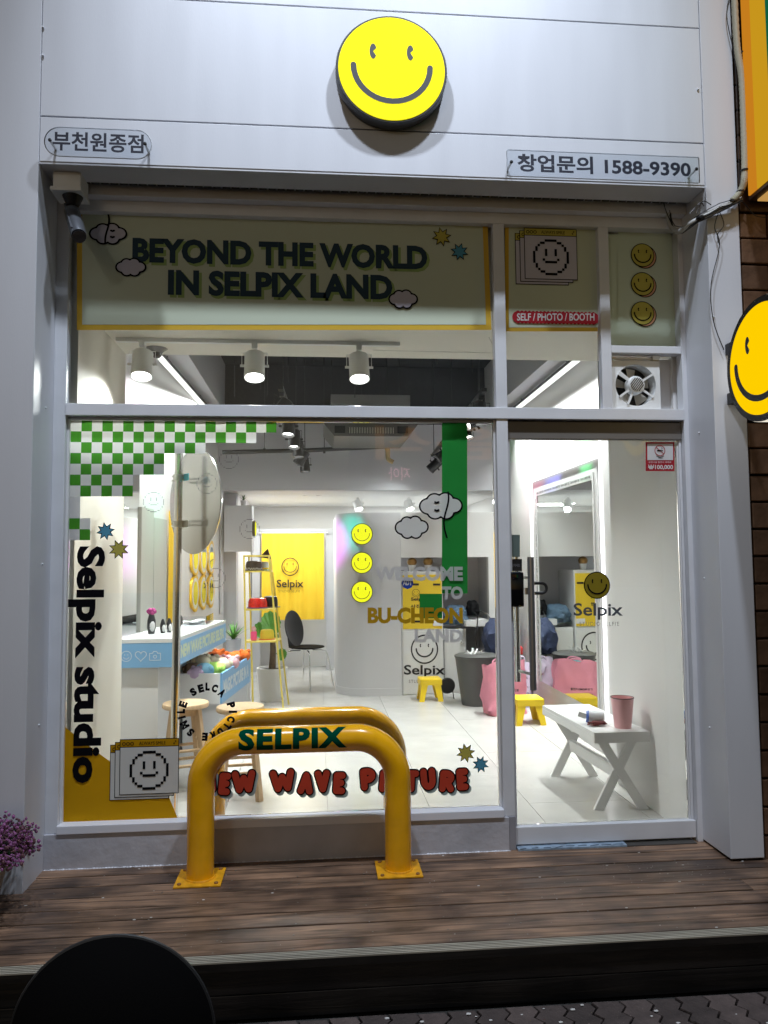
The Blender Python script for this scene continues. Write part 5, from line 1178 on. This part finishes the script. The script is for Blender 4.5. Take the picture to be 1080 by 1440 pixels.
bm = nb(); a, b = at(330, 776, 4.5), at(356, 712, 4.5); box(bm, a.x-.1, b.x, 4.35, 4.615, a.z, b.z, .004); wbx = tag(link('wall_box', bm, lightgrey), 'grey white boxed ledge high on the wall left of the curtain', 'ledge')
bm = nb(); lathe(bm, [(.085, 0), (.085, .03)], (b.x, 4.45, (a.z+b.z)/2), 30, Matrix.Rotation(rad(90), 3, 'Y')); t = tag(link('side_smiley_light', bm, mat('olive_rim', (0, 0, 0)), smooth=True), 'round yellow light seen edge on at the side of the boxed ledge', 'wall light')
bm = nb(); lathe(bm, [(.078, .0305), (.078, .034)], (b.x, 4.45, (a.z+b.z)/2), 30, Matrix.Rotation(rad(90), 3, 'Y')); link('lit_face', bm, MATS['lit_lemon_face'], t)
def leafy(name, c, potr, poth, potm, leaves, size, m, label, trunk=0, seed=1, spiky=False):
    t = thing(name, label, 'plant', c); x, y, z = c; rnd = random.Random(seed)
    bm = nb(); lathe(bm, [(potr*.78, 0), (potr, poth), (potr*.9, poth), (potr*.85, poth*.93)], c, 24); link('pot', bm, potm, t, smooth=True)
    bm = nb(); lathe(bm, [(potr*.86, poth*.90), (potr*.8, poth*.94)], c, 20); link('soil', bm, dirt, t)
    if trunk: bm = nb(); tube(bm, [(x, y, z+poth*.9), (x+.01, y, z+poth+trunk*.5), (x, y, z+poth+trunk)], potr*.25, 12, radii=[potr*.24, potr*.19, potr*.15]); link('trunk', bm, mat('bark_brown', (.13, .09, .055), .8, var=.4, vscale=30, bump=.5, bscale=40), t, smooth=True)
    top = Vector((x, y, z+poth+trunk))
    for q in range(leaves):
        a = rnd.uniform(0, 6.28) if not isinstance(size, list) else size[q][0]
        L = size*rnd.uniform(.75, 1.1) if not isinstance(size, list) else size[q][1]
        el = rnd.uniform(.7, 1.4) if not isinstance(size, list) else size[q][2]
        d = Vector((math.cos(a)*math.cos(el), math.sin(a)*math.cos(el), math.sin(el))); base = top if not isinstance(size, list) else top+Vector((0, 0, size[q][4])); bm = nb()
        if spiky:
            side = d.cross(Vector((0, 0, 1))).normalized(); vv = []
            for k in range(5): s = k/4; ww = L*.06*(1-s)+.001; p = base+d*L*s+Vector((0, 0, -.25*L*s*s)); vv.append((bm.verts.new(p-side*ww), bm.verts.new(p+side*ww)))
            for k in range(4): bm.faces.new((vv[k][0], vv[k][1], vv[k+1][1], vv[k+1][0]))
            link('leaf', bm, m, t)
        else:
            st = size[q][3] if isinstance(size, list) else L*.6
            tip = base+d*st; tube(bm, smooth_path([base, base+d*st*.5+Vector((0, 0, .02)), tip], 3), .004, 6)
            nrm = Vector((d.x*.2+.15, -1, .35)).normalized(); upv = (Vector((d.x*.3, 0, 1))-nrm*nrm.dot(Vector((d.x*.3, 0, 1)))).normalized(); sd = nrm.cross(upv)
            cen = bm.verts.new(tip+upv*L*.1-nrm*.01); rim = []
            for k in range(28):
                an = 2*math.pi*k/28; rr2 = L*.5*(1-.16*math.cos(an)+.10*math.cos(an*2))*(1+.05*math.cos(an*14)); p = tip+upv*(L*.35+rr2*-math.cos(an)*1.1)+sd*rr2*math.sin(an)*.95+nrm*(-.02*abs(math.sin(an*7))*.4+.03*math.sin(an)**2)
                rim.append(bm.verts.new(p))
            for k in range(28): bm.faces.new((cen, rim[k], rim[(k+1) % 28]))
            link('leaf', bm, m, t, smooth=False)
    return t
leafy('ledge_plant', (b.x-.10, 4.45, b.z), .035, .06, white, 14, .10, leafd, 'tiny dark green plant in a white pot on the boxed ledge', 0, 3, True)
# display crate with toys
cr = thing('toy_crate', 'white sloping display crate with pale blue lettered side, full of toys', 'crate', (-.8, 3.0, 0))
# photo: front-right corner about (312,990), far right corner (343,935)
cA = Vector((-.74, 2.10, 0)); cB = Vector((-.62, 3.15, 0)); cw_ = Vector((-.33, .03, 0)); zt, zb_ = .60, .37
bm = nb(); prism(bm, [cA+Vector((0, 0, zb_)), cB+Vector((0, 0, zb_)), cB+Vector((0, 0, zt)), cA+Vector((0, 0, zt))], (-.015, 0, 0)); sd_ = link('side_board', bm, bluec, cr)
bm = nb(); prism(bm, [cA+cw_+Vector((0, 0, zb_)), cB+cw_+Vector((0, 0, zb_)), cB+cw_+Vector((0, 0, zt)), cA+cw_+Vector((0, 0, zt))], (-.015, 0, 0)); link('side_board', bm, white, cr)
bm = nb(); prism(bm, [cB+Vector((-.016, 0, zb_)), cB+cw_+Vector((0, 0, zb_)), cB+cw_+Vector((0, 0, zt)), cB+Vector((-.016, 0, zt))], (0, -.015, 0)); link('end_board', bm, white, cr)
bm = nb(); prism(bm, [cA+Vector((-.016, 0, zb_)), cA+cw_+Vector((0, 0, zb_)), cA+cw_+Vector((0, 0, zt)), cA+Vector((-.016, 0, zt))], (0, .015, 0)); link('end_board', bm, white, cr)
bm = nb(); prism(bm, [cA+Vector((-.016, .016, zb_)), cB+Vector((-.016, -.016, zb_)), cB+cw_+Vector((0, -.016, zb_)), cA+cw_+Vector((0, .016, zb_))], (0, 0, .03)); link('crate_bottom', bm, white, cr)
bm = nb(); prism(bm, [cA+Vector((-.03, .05, 0)), cB+Vector((-.03, -.03, 0)), cB+cw_+Vector((.02, -.03, 0)), cA+cw_+Vector((.02, .05, 0))], (0, 0, zb_)); link('plinth', bm, lightgrey, cr)
bm = nb(); a = cA.lerp(cB, .04)+Vector((.0015, 0, zb_+.06)); b2_ = cA.lerp(cB, .93)+Vector((.0015, 0, zb_+.06)); text(bm, 'MAGIC PICTURE IN A', tri_fn(a, b2_, a+Vector((0, 0, .11))), .05); link('lettering', bm, wv, sd_)
rnd = random.Random(11)
cols = [('orange', (.75, .16, .02)), ('pink', (.80, .45, .50)), ('yellow', (.80, .52, .05)), ('brown', (.16, .09, .05)), ('sky blue', (.30, .60, .80)), ('lime', (.45, .75, .15)), ('cream', (.70, .62, .48)), ('black', (.02, .02, .02)), ('red brown', (.35, .10, .03)), ('lilac', (.55, .42, .60))]
spots = [(0, .93, .25, 'far corner'), (8, .90, .62, 'far end'), (0, .78, .35, 'far middle'), (3, .80, .75, 'far left'), (1, .58, .35, 'centre'), (1, .45, .30, 'centre front'), (0, .62, .80, 'left edge'), (2, .48, .75, 'left middle'), (2, .33, .60, 'near middle'), (7, .50, .95, 'left rim'), (5, .18, .25, 'near right'), (4, .10, .50, 'near end'), (6, .24, .85, 'near left'), (3, .12, .90, 'near left corner'), (9, .05, .70, 'near corner'), (6, .30, .2, 'near right side')]
for ci, s, wv_, wh in spots:
    nm, c3 = cols[ci]; base = cA.lerp(cB, s)+cw_*(.12+.76*wv_)+Vector((0, 0, zt-.025+rnd.uniform(0, .05)+(.02 if .2 < s < .8 else 0)))
    base.y = min(max(base.y, cA.y+.07), cB.y-.07)
    m_ = mat('plush_'+nm.replace(' ', '_'), c3, .9, bump=.4, bscale=180, var=.15, vscale=20); t = thing('plush_toy', f'{nm} plush toy lying in the crate at its {wh}', 'toy', base, 'plush toys in the display crate')
    r_ = rnd.uniform(.062, .082); a = rnd.uniform(0, 6.28); d = Vector((math.cos(a), math.sin(a), .25))
    bm = nb(); ball(bm, base, (r_*1.1, r_, r_*.85), 14); link('body', bm, m_, t, smooth=True)
    bm = nb(); hc = base+d*r_*1.15; hc.y = min(max(hc.y, cA.y+.06), cB.y-.06); ball(bm, hc, r_*.68, 14); hd_ = link('head', bm, m_, t, smooth=True)
    for sg_ in (-1, 1): bm = nb(); ball(bm, hc+Vector((sg_*r_*.42, 0, r_*.55)), r_*.26, 8); link('ear', bm, m_, hd_, smooth=True)
    for k in range(4): bm = nb(); an = k*1.57+.7+a; ball(bm, base+Vector((math.cos(an)*r_*.95, math.sin(an)*r_*.8, r_*.25)), (r_*.34, r_*.3, r_*.3), 8); link('limb', bm, m_, t, smooth=True)
# spiky plant on the crate's far corner
leafy('spiky_plant', (-.80, 3.42, .56), .075, .17, mat('pale_blue_grey_pot', (.42, .46, .50), .5), 26, .22, leaf, 'spiky green plant in a pale grey pot behind the toy crate', 0, 5, True)
bm = nb(); box(bm, -.95, -.66, 3.27, 3.60, 0, .559, .003); tag(link('plant_stand', bm, lightgrey), 'plain grey white block under the spiky plant', 'stand')

# ================================================================== CONVEX MIRROR ON POLE
t = thing('convex_mirror_pole', 'steel pole with round convex mirror seen from behind, inside the window', 'mirror', (-.815, .5, 0))
pt, pbm = at(252, 633, .5), Vector((-.822, .5, 0)); pbm = Vector((pt.x-.012, .5, .0)); 
bm = nb(); tube(bm, [pbm, pt], .0225, 24); link('pole', bm, chrome, t, smooth=True)
bm = nb(); lathe(bm, [(.12, 0), (.12, .012), (.03, .02)], pbm, 30); link('pole_base', bm, steel, t, smooth=True)
nd = Vector((-.80, -.60, 0)).normalized(); dc = at(265, 705, .56); dc = Vector((pt.x+.075, .56, dc.z)); rd = .305; sdv = nd.cross(Vector((0, 0, 1))).normalized()
Md = Matrix((sdv, Vector((0, 0, 1)), -nd)).transposed()
bm = nb(); lathe(bm, [(rd*.96, -.004), (rd, 0), (rd, .006), (rd*.9, .03), (rd*.6, .055), (rd*.2, .07)], dc, 64, Md); link('mirror_dish', bm, discm, t, smooth=True)
for dz in (.13, -.135):
    cb_ = Vector((pt.x-.003, .5, dc.z+dz)); 
    bm = nb(); lathe(bm, [(.029, -.017), (.029, .017)], cb_, 20); br2 = link('pole_clamp', bm, steel, t, smooth=True)
    for k in (-1, 1):
        bm = nb(); st_ = cb_+sdv*.0; obox(bm, cb_+sdv*(-.03)+nd*(-.018)+Vector((0, 0, k*.012)), cb_+sdv*(.125)+nd*(-.055)+Vector((0, 0, k*.012+.008)), .003, .012); link('clamp_arm', bm, steel, br2)
    bm = nb(); obox(bm, cb_+sdv*-.085+nd*-.02, cb_+sdv*-.02+nd*-.02, .003, .04); link('clamp_flange', bm, mat('cyan_tape', (.03, .45, .60), .4) if dz > 0 else steel, br2)
    for k in (-1, 1):
        bm = nb(); q = cb_+sdv*.125+nd*-.052+Vector((0, 0, k*.012+.008)); tube(bm, [q-nd*.02, q+nd*.03], .005, 8); link('bolt', bm, steel, br2)

# ================================================================== WOODEN STOOLS
def bar_stool(c, h_, r_, label, rz=0):
    t = thing('wooden_stool', label, 'stool', c, 'tall wooden stools'); x, y, z = c
    bm = nb(); lathe(bm, [(r_*.96, h_-.03), (r_, h_-.024), (r_, h_-.006), (r_*.97, h_)], c, 40); link('seat', bm, woodp, t, smooth=True)
    tops, bots = [], []
    for k in range(4):
        a = rz+math.pi/4+k*math.pi/2; tops.append(Vector((x+r_*.62*math.cos(a), y+r_*.62*math.sin(a), h_-.03))); bots.append(Vector((x+r_*1.12*math.cos(a), y+r_*1.12*math.sin(a), 0)))
        bm = nb(); obox(bm, tops[-1], bots[-1], .034, .034, (math.cos(a), math.sin(a), 0)); link('leg', bm, woodp, t)
    for k in range(4):
        for f_ in ((.42, .75) if k % 2 else (.5, .68)):
            bm = nb(); tube(bm, [tops[k].lerp(bots[k], f_), tops[(k+1) % 4].lerp(bots[(k+1) % 4], f_)], .010, 10); link('rung', bm, woodp, t, smooth=True)
        bm = nb(); obox(bm, tops[k]+Vector((0, 0, -.025)), tops[(k+1) % 4]+Vector((0, 0, -.025)), .018, .045); link('apron', bm, woodp, t)
    return t
p = at(261, 990, 1.20); bar_stool((p.x, 1.20, 0), p.z+.01, .148, 'left wooden stool, right behind the steel pole', .35)
p = at(338, 995, .98); bar_stool((p.x, .98, 0), p.z+.01, .148, 'right wooden stool, partly behind the yellow hoop', .1)

# ================================================================== RACK WITH HATS
tr_ = .0085
rk = thing('yellow_rack', 'tapering yellow metal display rack with hats on its shelves', 'rack', (-.5, 3.8, 0))
lf, rf_ = 3.72, 4.0
corner = {}
for nm, (tx, bxx, yv) in {'a': (at(343, 785, 3.72).x, -.700, 3.72), 'b': (at(378, 785, 3.72).x, -.345, 3.72), 'c': (at(350, 785, 4.0).x-.0, -.665, 4.0), 'd': (at(380, 785, 4.0).x, -.305, 4.0)}.items():
    top = Vector((tx, yv, 1.515)); bot = Vector((bxx, yv, 0)); corner[nm] = (top, bot); bm = nb(); obox(bm, top, bot, .017, .017); link('upright', bm, yrack, rk)
pt_ = lambda nm, z: corner[nm][0].lerp(corner[nm][1], 1-z/1.515)
shelves = {}
for z in (1.515, 1.36, .985, .67):
    A_, B_, C_, D_ = [pt_(k, z) for k in 'abcd']; bm = nb()
    for u, v in ((A_, B_), (B_, D_), (D_, C_), (C_, A_)): obox(bm, u, v, .015, .017)
    link('shelf_frame', bm, yrack, rk)
    if z < 1.5: bm = nb(); prism(bm, [A_+Vector((.008, .008, .002)), B_+Vector((-.008, .008, .002)), D_+Vector((-.008, -.008, .002)), C_+Vector((.008, -.008, .002))], (0, 0, .005)); link('shelf_board', bm, mat('pale_yellow_board', (.75, .62, .22), .4), rk)
def hat(name, c, r_, h_, m, brimm, label, rz=0, sq=.85, brim=1.45, band=None):
    t = thing(name, label, 'hat', c, 'hats on the yellow rack'); bm = nb(); S = Matrix.Rotation(rz, 3, 'Z') @ Matrix.Diagonal((1, sq, 1))
    lathe(bm, [(r_*brim, 0), (r_*brim, .006), (r_, .010)], c, 32, S); link('brim', bm, brimm, t, smooth=True)
    bm = nb(); lathe(bm, [(r_*.99, .011), (r_*.97, h_*.6), (r_*.86, h_*.93), (r_*.6, h_)], c, 32, S); link('crown', bm, m, t, smooth=True)
    if band: bm = nb(); lathe(bm, [(r_*1.005, .012), (r_*1.0, .03)], c, 32, S); link('hat_band', bm, band, t)
    return t
def checkmat():
    m = bpy.data.materials.new('checker_band'); m.use_nodes = True; n = m.node_tree.nodes; l = m.node_tree.links; c = n.new('ShaderNodeTexChecker'); c.inputs[1].default_value = (.7, .7, .7, 1); c.inputs[2].default_value = (.01, .01, .01, 1); c.inputs['Scale'].default_value = 90
    tc = n.new('ShaderNodeTexCoord'); l.new(tc.outputs['Object'], c.inputs[0]); l.new(c.outputs[0], n['Principled BSDF'].inputs['Base Color']); return m
ckm = checkmat()
zs = lambda z: z+.0075
hat('black_hat', (pt_('a', 1.36).x+.085, 3.84, zs(1.36)), .085, .10, black, black, 'black hat with checkered band on the rack top tier', .2, .9, 1.2, ckm)
hat('white_visor_hat', (pt_('a', 1.36).x+.175, 3.92, zs(1.36)), .055, .09, mat('white_cloth', (.72, .74, .72), .8), mat('mint_cloth', (.55, .75, .68), .8), 'white cap with yellow stripe and mint brim beside the black hat', 0, .9, 1.35, mat('yellow_plastic', (0, 0, 0)))
bm = nb(); prism(bm, [at(352, 782, 3.74), at(380, 786, 3.74), at(376, 772, 3.74), at(368, 780, 3.74)], (0, .12, 0)); tag(link('folded_black_hat', bm, softblack), 'pointed folded black hat lying on the rack top frame', 'hat', 'hats on the yellow rack')
hat('red_hat', (pt_('a', .985).x+.115, 3.84, zs(.985)), .098, .105, redv, mat('purple_band', (.06, .02, .12), .5), 'shiny red sequin hat with a dark purple band on the rack', 0, .85, 1.12)
hat('black_bowler', (pt_('a', .985).x+.235, 3.95, zs(.985)), .075, .115, black, black, 'black brimmed hat just behind the shiny red hat', 0, .85, 1.35)
hat('yellow_visor_hat', (pt_('a', .67).x+.20, 3.86, zs(.67)), .072, .10, mat('cap_yellow', (.75, .60, .06), .8), mat('orange_cloth', (.70, .18, .03), .8), 'yellow cap with black stripes and orange visor on the rack', 0, .9, 1.15)
t = thing('pink_toy_phone', 'bright pink rounded toy standing on the lowest rack shelf', 'toy', (pt_('a', .67).x+.075, 3.78, zs(.67))); c_ = WL[t.name]
bm = nb(); box(bm, c_.x-.03, c_.x+.03, c_.y-.02, c_.y+.02, c_.z, c_.z+.09, .012); link('toy_body', bm, mat('hot_pink', (.85, .10, .25), .35), t, smooth=True); bm = nb(); ball(bm, (c_.x, c_.y, c_.z+.11), (.025, .02, .03), 12); link('toy_head', bm, pinkcup, t, smooth=True)
leafy('alocasia_plant', (-.49, 4.28, 0), .165, .34, white, 4, [(4.3, .235, 1.35, .10, -.10), (3.1, .15, .45, .12, -.08), (5.8, .10, 1.0, .04, -.12), (6.0, .11, -.6, .12, -.20)], leaf, 'potted plant with one big ribbed leaf behind the yellow rack', .36, 2)

# ================================================================== ROUND BACK CHAIRS
def shell_chair(c, rz, label, seat_h=.45, back_r=(.19, .24), m=black):
    t = thing('round_back_chair', label, 'chair', c); M = Matrix.Translation(c) @ Matrix.Rotation(rz, 4, 'Z')
    def X(p): return (M @ Vector(p))
    bm = nb(); N = 32
    def shell(cen, ax, ay, nr, rx, ry, dish, th):
        f_, b_ = [], []
        rings_f = []
        for ir in range(5):
            rr2 = ir/4; rings_f.append([cen+ax*rx*rr2*math.cos(2*math.pi*k/N)+ay*ry*rr2*math.sin(2*math.pi*k/N)+nr*dish*(rr2**2) for k in range(N)] if ir else [cen])
        for off in (0, th):
            vs = [[bm.verts.new(X(p+nr*off)) for p in r__] for r__ in rings_f]
            for k in range(N):
                bm.faces.new((vs[0][0], vs[1][k], vs[1][(k+1) % N]))
                for i in range(1, 4): bm.faces.new((vs[i][k], vs[i+1][k], vs[i+1][(k+1) % N], vs[i][(k+1) % N]))
            (f_ if off == 0 else b_).extend(vs[4])
        for k in range(N): bm.faces.new((f_[k], f_[(k+1) % N], b_[(k+1) % N], b_[k]))
    sl = rad(12); shell(Vector((0, 0, seat_h)), Vector((1, 0, 0)), Vector((0, 1, 0)), Vector((0, 0, 1)), .20, .21, .025, .010); link('seat', bm, softblack, t, smooth=True, recalc=True)
    bm = nb(); shell(Vector((0, .21, seat_h+back_r[1]+.02)), Vector((1, 0, 0)), Vector((0, math.sin(sl), math.cos(sl))), Vector((0, -math.cos(sl), math.sin(sl))), back_r[0], back_r[1], .03, .010)
    link('backrest', bm, m, t, smooth=True, recalc=True)
    bm = nb(); a0 = [X(p) for p in ((-.05, .16, seat_h), (-.05, .21, seat_h+.03), (-.05, .225, seat_h+.12), (.05, .225, seat_h+.12), (.05, .21, seat_h+.03), (.05, .16, seat_h))]; prism(bm, a0, M.to_3x3() @ Vector((0, .012, 0))); link('back_neck', bm, m, t)
    for sx in (-1, 1):
        for sy in (-1, 1):
            bm = nb(); tube(bm, smooth_path([X((sx*.05, sy*.05, seat_h-.012)), X((sx*.14, sy*.14, seat_h-.018)), X((sx*.18, sy*.17, seat_h-.08)), X((sx*.23, sy*.22, 0))], 4), .0085, 10); link('leg', bm, chrome, t, smooth=True)
    return t
p = at(420, 895, 4.95); shell_chair((-.14, 5.02, 0), rad(55), 'black chair with oval back and steel legs beside the curtain', .44, (.17, .21))
# chair in the foreground: its black round back rises at the lower left
q = at(160, 1318, -1.95)
rb_, = (.235,)
oc = thing('black_cafe_chair', 'black round backed chair in the dark foreground at lower left', 'chair', (q.x, -2.10, -.19))
bm = nb(); N = 56; cz_ = q.z-rb_; cen = Vector((q.x, -1.95, cz_)); f_, b_ = [], []
for ir in range(6):
    rr2 = ir/5
    f_.append([bm.verts.new(cen+Vector((rb_*rr2*math.cos(2*math.pi*k/N), -.05*(1-rr2**2)*1.0+.0, rb_*rr2*math.sin(2*math.pi*k/N)))) for k in range(N)] if ir else [bm.verts.new(cen+Vector((0, -.05, 0)))])
    b_.append([bm.verts.new(cen+Vector((rb_*rr2*math.cos(2*math.pi*k/N), .016-.05*(1-rr2**2), rb_*rr2*math.sin(2*math.pi*k/N)))) for k in range(N)] if ir else [bm.verts.new(cen+Vector((0, -.034, 0)))])
for L2 in (f_, b_):
    for k in range(N):
        bm.faces.new((L2[0][0], L2[1][k], L2[1][(k+1) % N]))
        for i in range(1, 5): bm.faces.new((L2[i][k], L2[i+1][k], L2[i+1][(k+1) % N], L2[i][(k+1) % N]))
for k in range(N): bm.faces.new((f_[5][k], f_[5][(k+1) % N], b_[5][(k+1) % N], b_[5][k]))
link('backrest', bm, softblack, oc, smooth=True, recalc=True)
bm = nb(); tube(bm, [cen+Vector((rb_*math.cos(2*math.pi*k/64), .006, rb_*math.sin(2*math.pi*k/64))) for k in range(65)], .0055, 8, cap=False); link('rim', bm, mat('dark_rim_band', (.03, .03, .032), .4), oc, smooth=True)
sz_ = max(.12, cz_-rb_+.02)
bm = nb(); lathe(bm, [(.20, 0), (.21, .012), (.20, .03)], (q.x, -2.17, sz_), 40); link('seat', bm, softblack, oc, smooth=True)
for sx in (-1, 1):
    bm = nb(); tube(bm, [(q.x+sx*.12, -1.96, sz_+.12), (q.x+sx*.15, -1.97, sz_-.1), (q.x+sx*.18, -1.94, -.215)], .011, 10); link('leg', bm, blackmetal, oc, smooth=True)
    bm = nb(); tube(bm, [(q.x+sx*.14, -2.30, sz_), (q.x+sx*.17, -2.36, -.215)], .011, 10); link('leg', bm, blackmetal, oc, smooth=True)

# ================================================================== YELLOW HOOPS
def hoop(xl, xr, Y, ztop, label, r=.0625, R=.20, lettered=False, foot=True):
    t = thing('yellow_hoop_barrier', label, 'barrier', ((xl+xr)/2, Y, 0), 'yellow tubular hoop barriers')
    a, b = xl+r, xr-r; zc = ztop-r; pts = [(a, Y, .004)]+[(a, Y, z) for z in (.1, .2, zc-R)]
    pts += [(a+R-R*math.cos(rad(k)), Y, zc-R+R*math.sin(rad(k))) for k in range(6, 91, 6)]
    pts += [(b-R+R*math.sin(rad(k)), Y, zc-R+R*math.cos(rad(k))) for k in range(0, 91, 6)] + [(b, Y, z) for z in (.2, .1, .004)]
    bm = nb(); tube(bm, pts, r, 40); hp_ = link('hoop_tube', bm, yellowp, t, smooth=True)
    for xx in (a, b):
        bm = nb(); box(bm, xx-.105, xx+.105, Y-.10, Y+.10, .001, .009, .002); pl = link('base_plate', bm, yellowpl, t)
        bm = nb(); ring_ = [(xx+(r+.002)*math.cos(2*math.pi*k/24), Y+(r+.002)*math.sin(2*math.pi*k/24), .011) for k in range(25)]; tube(bm, ring_, .0045, 6, cap=False); link('weld_bead', bm, yellowpl, pl, smooth=True)
        for sx in (-1, 1):
            for sy in (-1, 1): bm = nb(); tube(bm, [(xx+sx*.082, Y+sy*.078, .009), (xx+sx*.082, Y+sy*.078, .015)], .009, 8); link('anchor_bolt', bm, rust, pl)
    if lettered:
        x0, x1 = at(335, 1040, Y-r).x, at(488, 1040, Y-r).x
        def fn(u, v): ph = rad(-32+v*98); return Vector((x0+(x1-x0)*u, Y-(r+.0008)*math.cos(ph), zc+(r+.0008)*math.sin(ph)))
        bm = nb(); text(bm, 'SELPIX', fn, .05, spacing=1.12, cuts=[k/10 for k in range(1, 10)]); link('lettering', bm, v_gletter, hp_)
    return t
hoop(-.607, .434, -.23, .682, 'glossy yellow hoop barrier lettered SELPIX on the deck', lettered=True)
hoop(-.613, .466, .22, .680, 'second yellow hoop barrier standing inside behind the glass')

# ================================================================== FLOWER POT
fp = Vector((-1.43, -.53, 0)); pot = thing('flower_pot', 'grey tapered pot of purple dried flowers at the left edge of the deck', 'plant', fp)
bm = nb(); lathe(bm, [(.085, .001), (.095, .02), (.135, .19), (.145, .20), (.145, .225), (.13, .225), (.12, .20)], fp, 32); link('pot', bm, mat('aged_grey_pot', (.42, .41, .38), .75, var=.3, vscale=10, bump=.3, bscale=50), pot, smooth=True)
rnd = random.Random(6); stems, fa, fb, lf_ = nb(), nb(), nb(), nb()
for k in range(330):
    a = rnd.uniform(0, 6.28); e = rnd.uniform(.25, 1.5); L = rnd.uniform(.10, .19); d = Vector((math.cos(a)*math.cos(e), math.sin(a)*math.cos(e), math.sin(e)*.85))
    p0 = fp+Vector((d.x*.08, d.y*.08, .225)); p1 = p0+d*L*rnd.uniform(.8, 1.1)+Vector((d.x*.03, d.y*.03, 0)); tube(stems, [p0, p0.lerp(p1, .5)+Vector((0, 0, .01)), p1], .0015, 4, cap=False)
    for q_ in range(11):
        c2 = p1+Vector([rnd.gauss(0, .013) for _ in range(3)]); s = rnd.uniform(.0035, .008); bmesh.ops.create_icosphere(fa if rnd.random() < .55 else fb, subdivisions=1, radius=s, matrix=Matrix.Translation(c2) @ Matrix.Diagonal((1, 1, rnd.uniform(.7, 1.4), 1)))
    for q_ in range(7):
        c2 = p0.lerp(p1, rnd.uniform(.2, .95)); v = Vector([rnd.gauss(0, 1) for _ in range(3)]).normalized()*.014; w2 = v.cross(Vector((0, .3, 1))).normalized()*.004; poly(lf_, [c2, c2+v*.5+w2, c2+v, c2+v*.5-w2])
o = link('stem_bunch', stems, leafd, pot); o['kind'] = 'stuff'
o = link('purple_flowers', fa, mat('purple_petal', (.30, .10, .25), .8, var=.4, vscale=30), pot); o['kind'] = 'stuff'
o = link('brown_flowers', fb, mat('dry_petal', (.14, .06, .07), .85, var=.4, vscale=30), pot); o['kind'] = 'stuff'
o = link('small_leaves', lf_, leafd, pot); o['kind'] = 'stuff'

# ================================================================== LIT SIGN ACROSS THE STREET (seen only as a faint reflection in the panes)
def mirrored(px, py, D): p = at(px, py, D); return Vector((p.x, -D, p.z))
D_ = 13.0
a, b = mirrored(528, 668, D_), mirrored(700, 600, D_)
ss = thing('street_sign', 'lit signboard with orange letters on the building across the street', 'sign', ((a.x+b.x)/2, -D_, 0))
bm = nb(); box(bm, a.x-.6, b.x+1.0, -D_-.3, -D_-.05, a.z-.3, b.z+.2); link('sign_box', bm, black, ss)
bm = nb(); box(bm, a.x-.1, a.x+.1, -D_-.28, -D_-.1, -.2, a.z-.3); link('sign_post', bm, blackmetal, ss)
bm = nb(); text(bm, '음식', tri_fn((b.x, -D_, a.z+.35), (a.x, -D_, a.z+.35), (b.x, -D_, b.z)), .02); link('lettering', bm, emitter('orange_neon', (1, .42, .05), .8), ss)
bm = nb(); text(bm, '지아', tri_fn((a.x+.8, -D_, a.z-.12), (a.x+.3, -D_, a.z-.12), (a.x+.8, -D_, a.z+.18)), .02); link('lettering', bm, emitter('pink_neon', (1, .45, .6), 3.2), ss)
bm = nb(); box(bm, b.x+.1, b.x+.8, -D_-.03, -D_, a.z+.3, b.z-.1); link('green_panel', bm, emitter('green_neon', (.05, .8, .2), .9), ss)
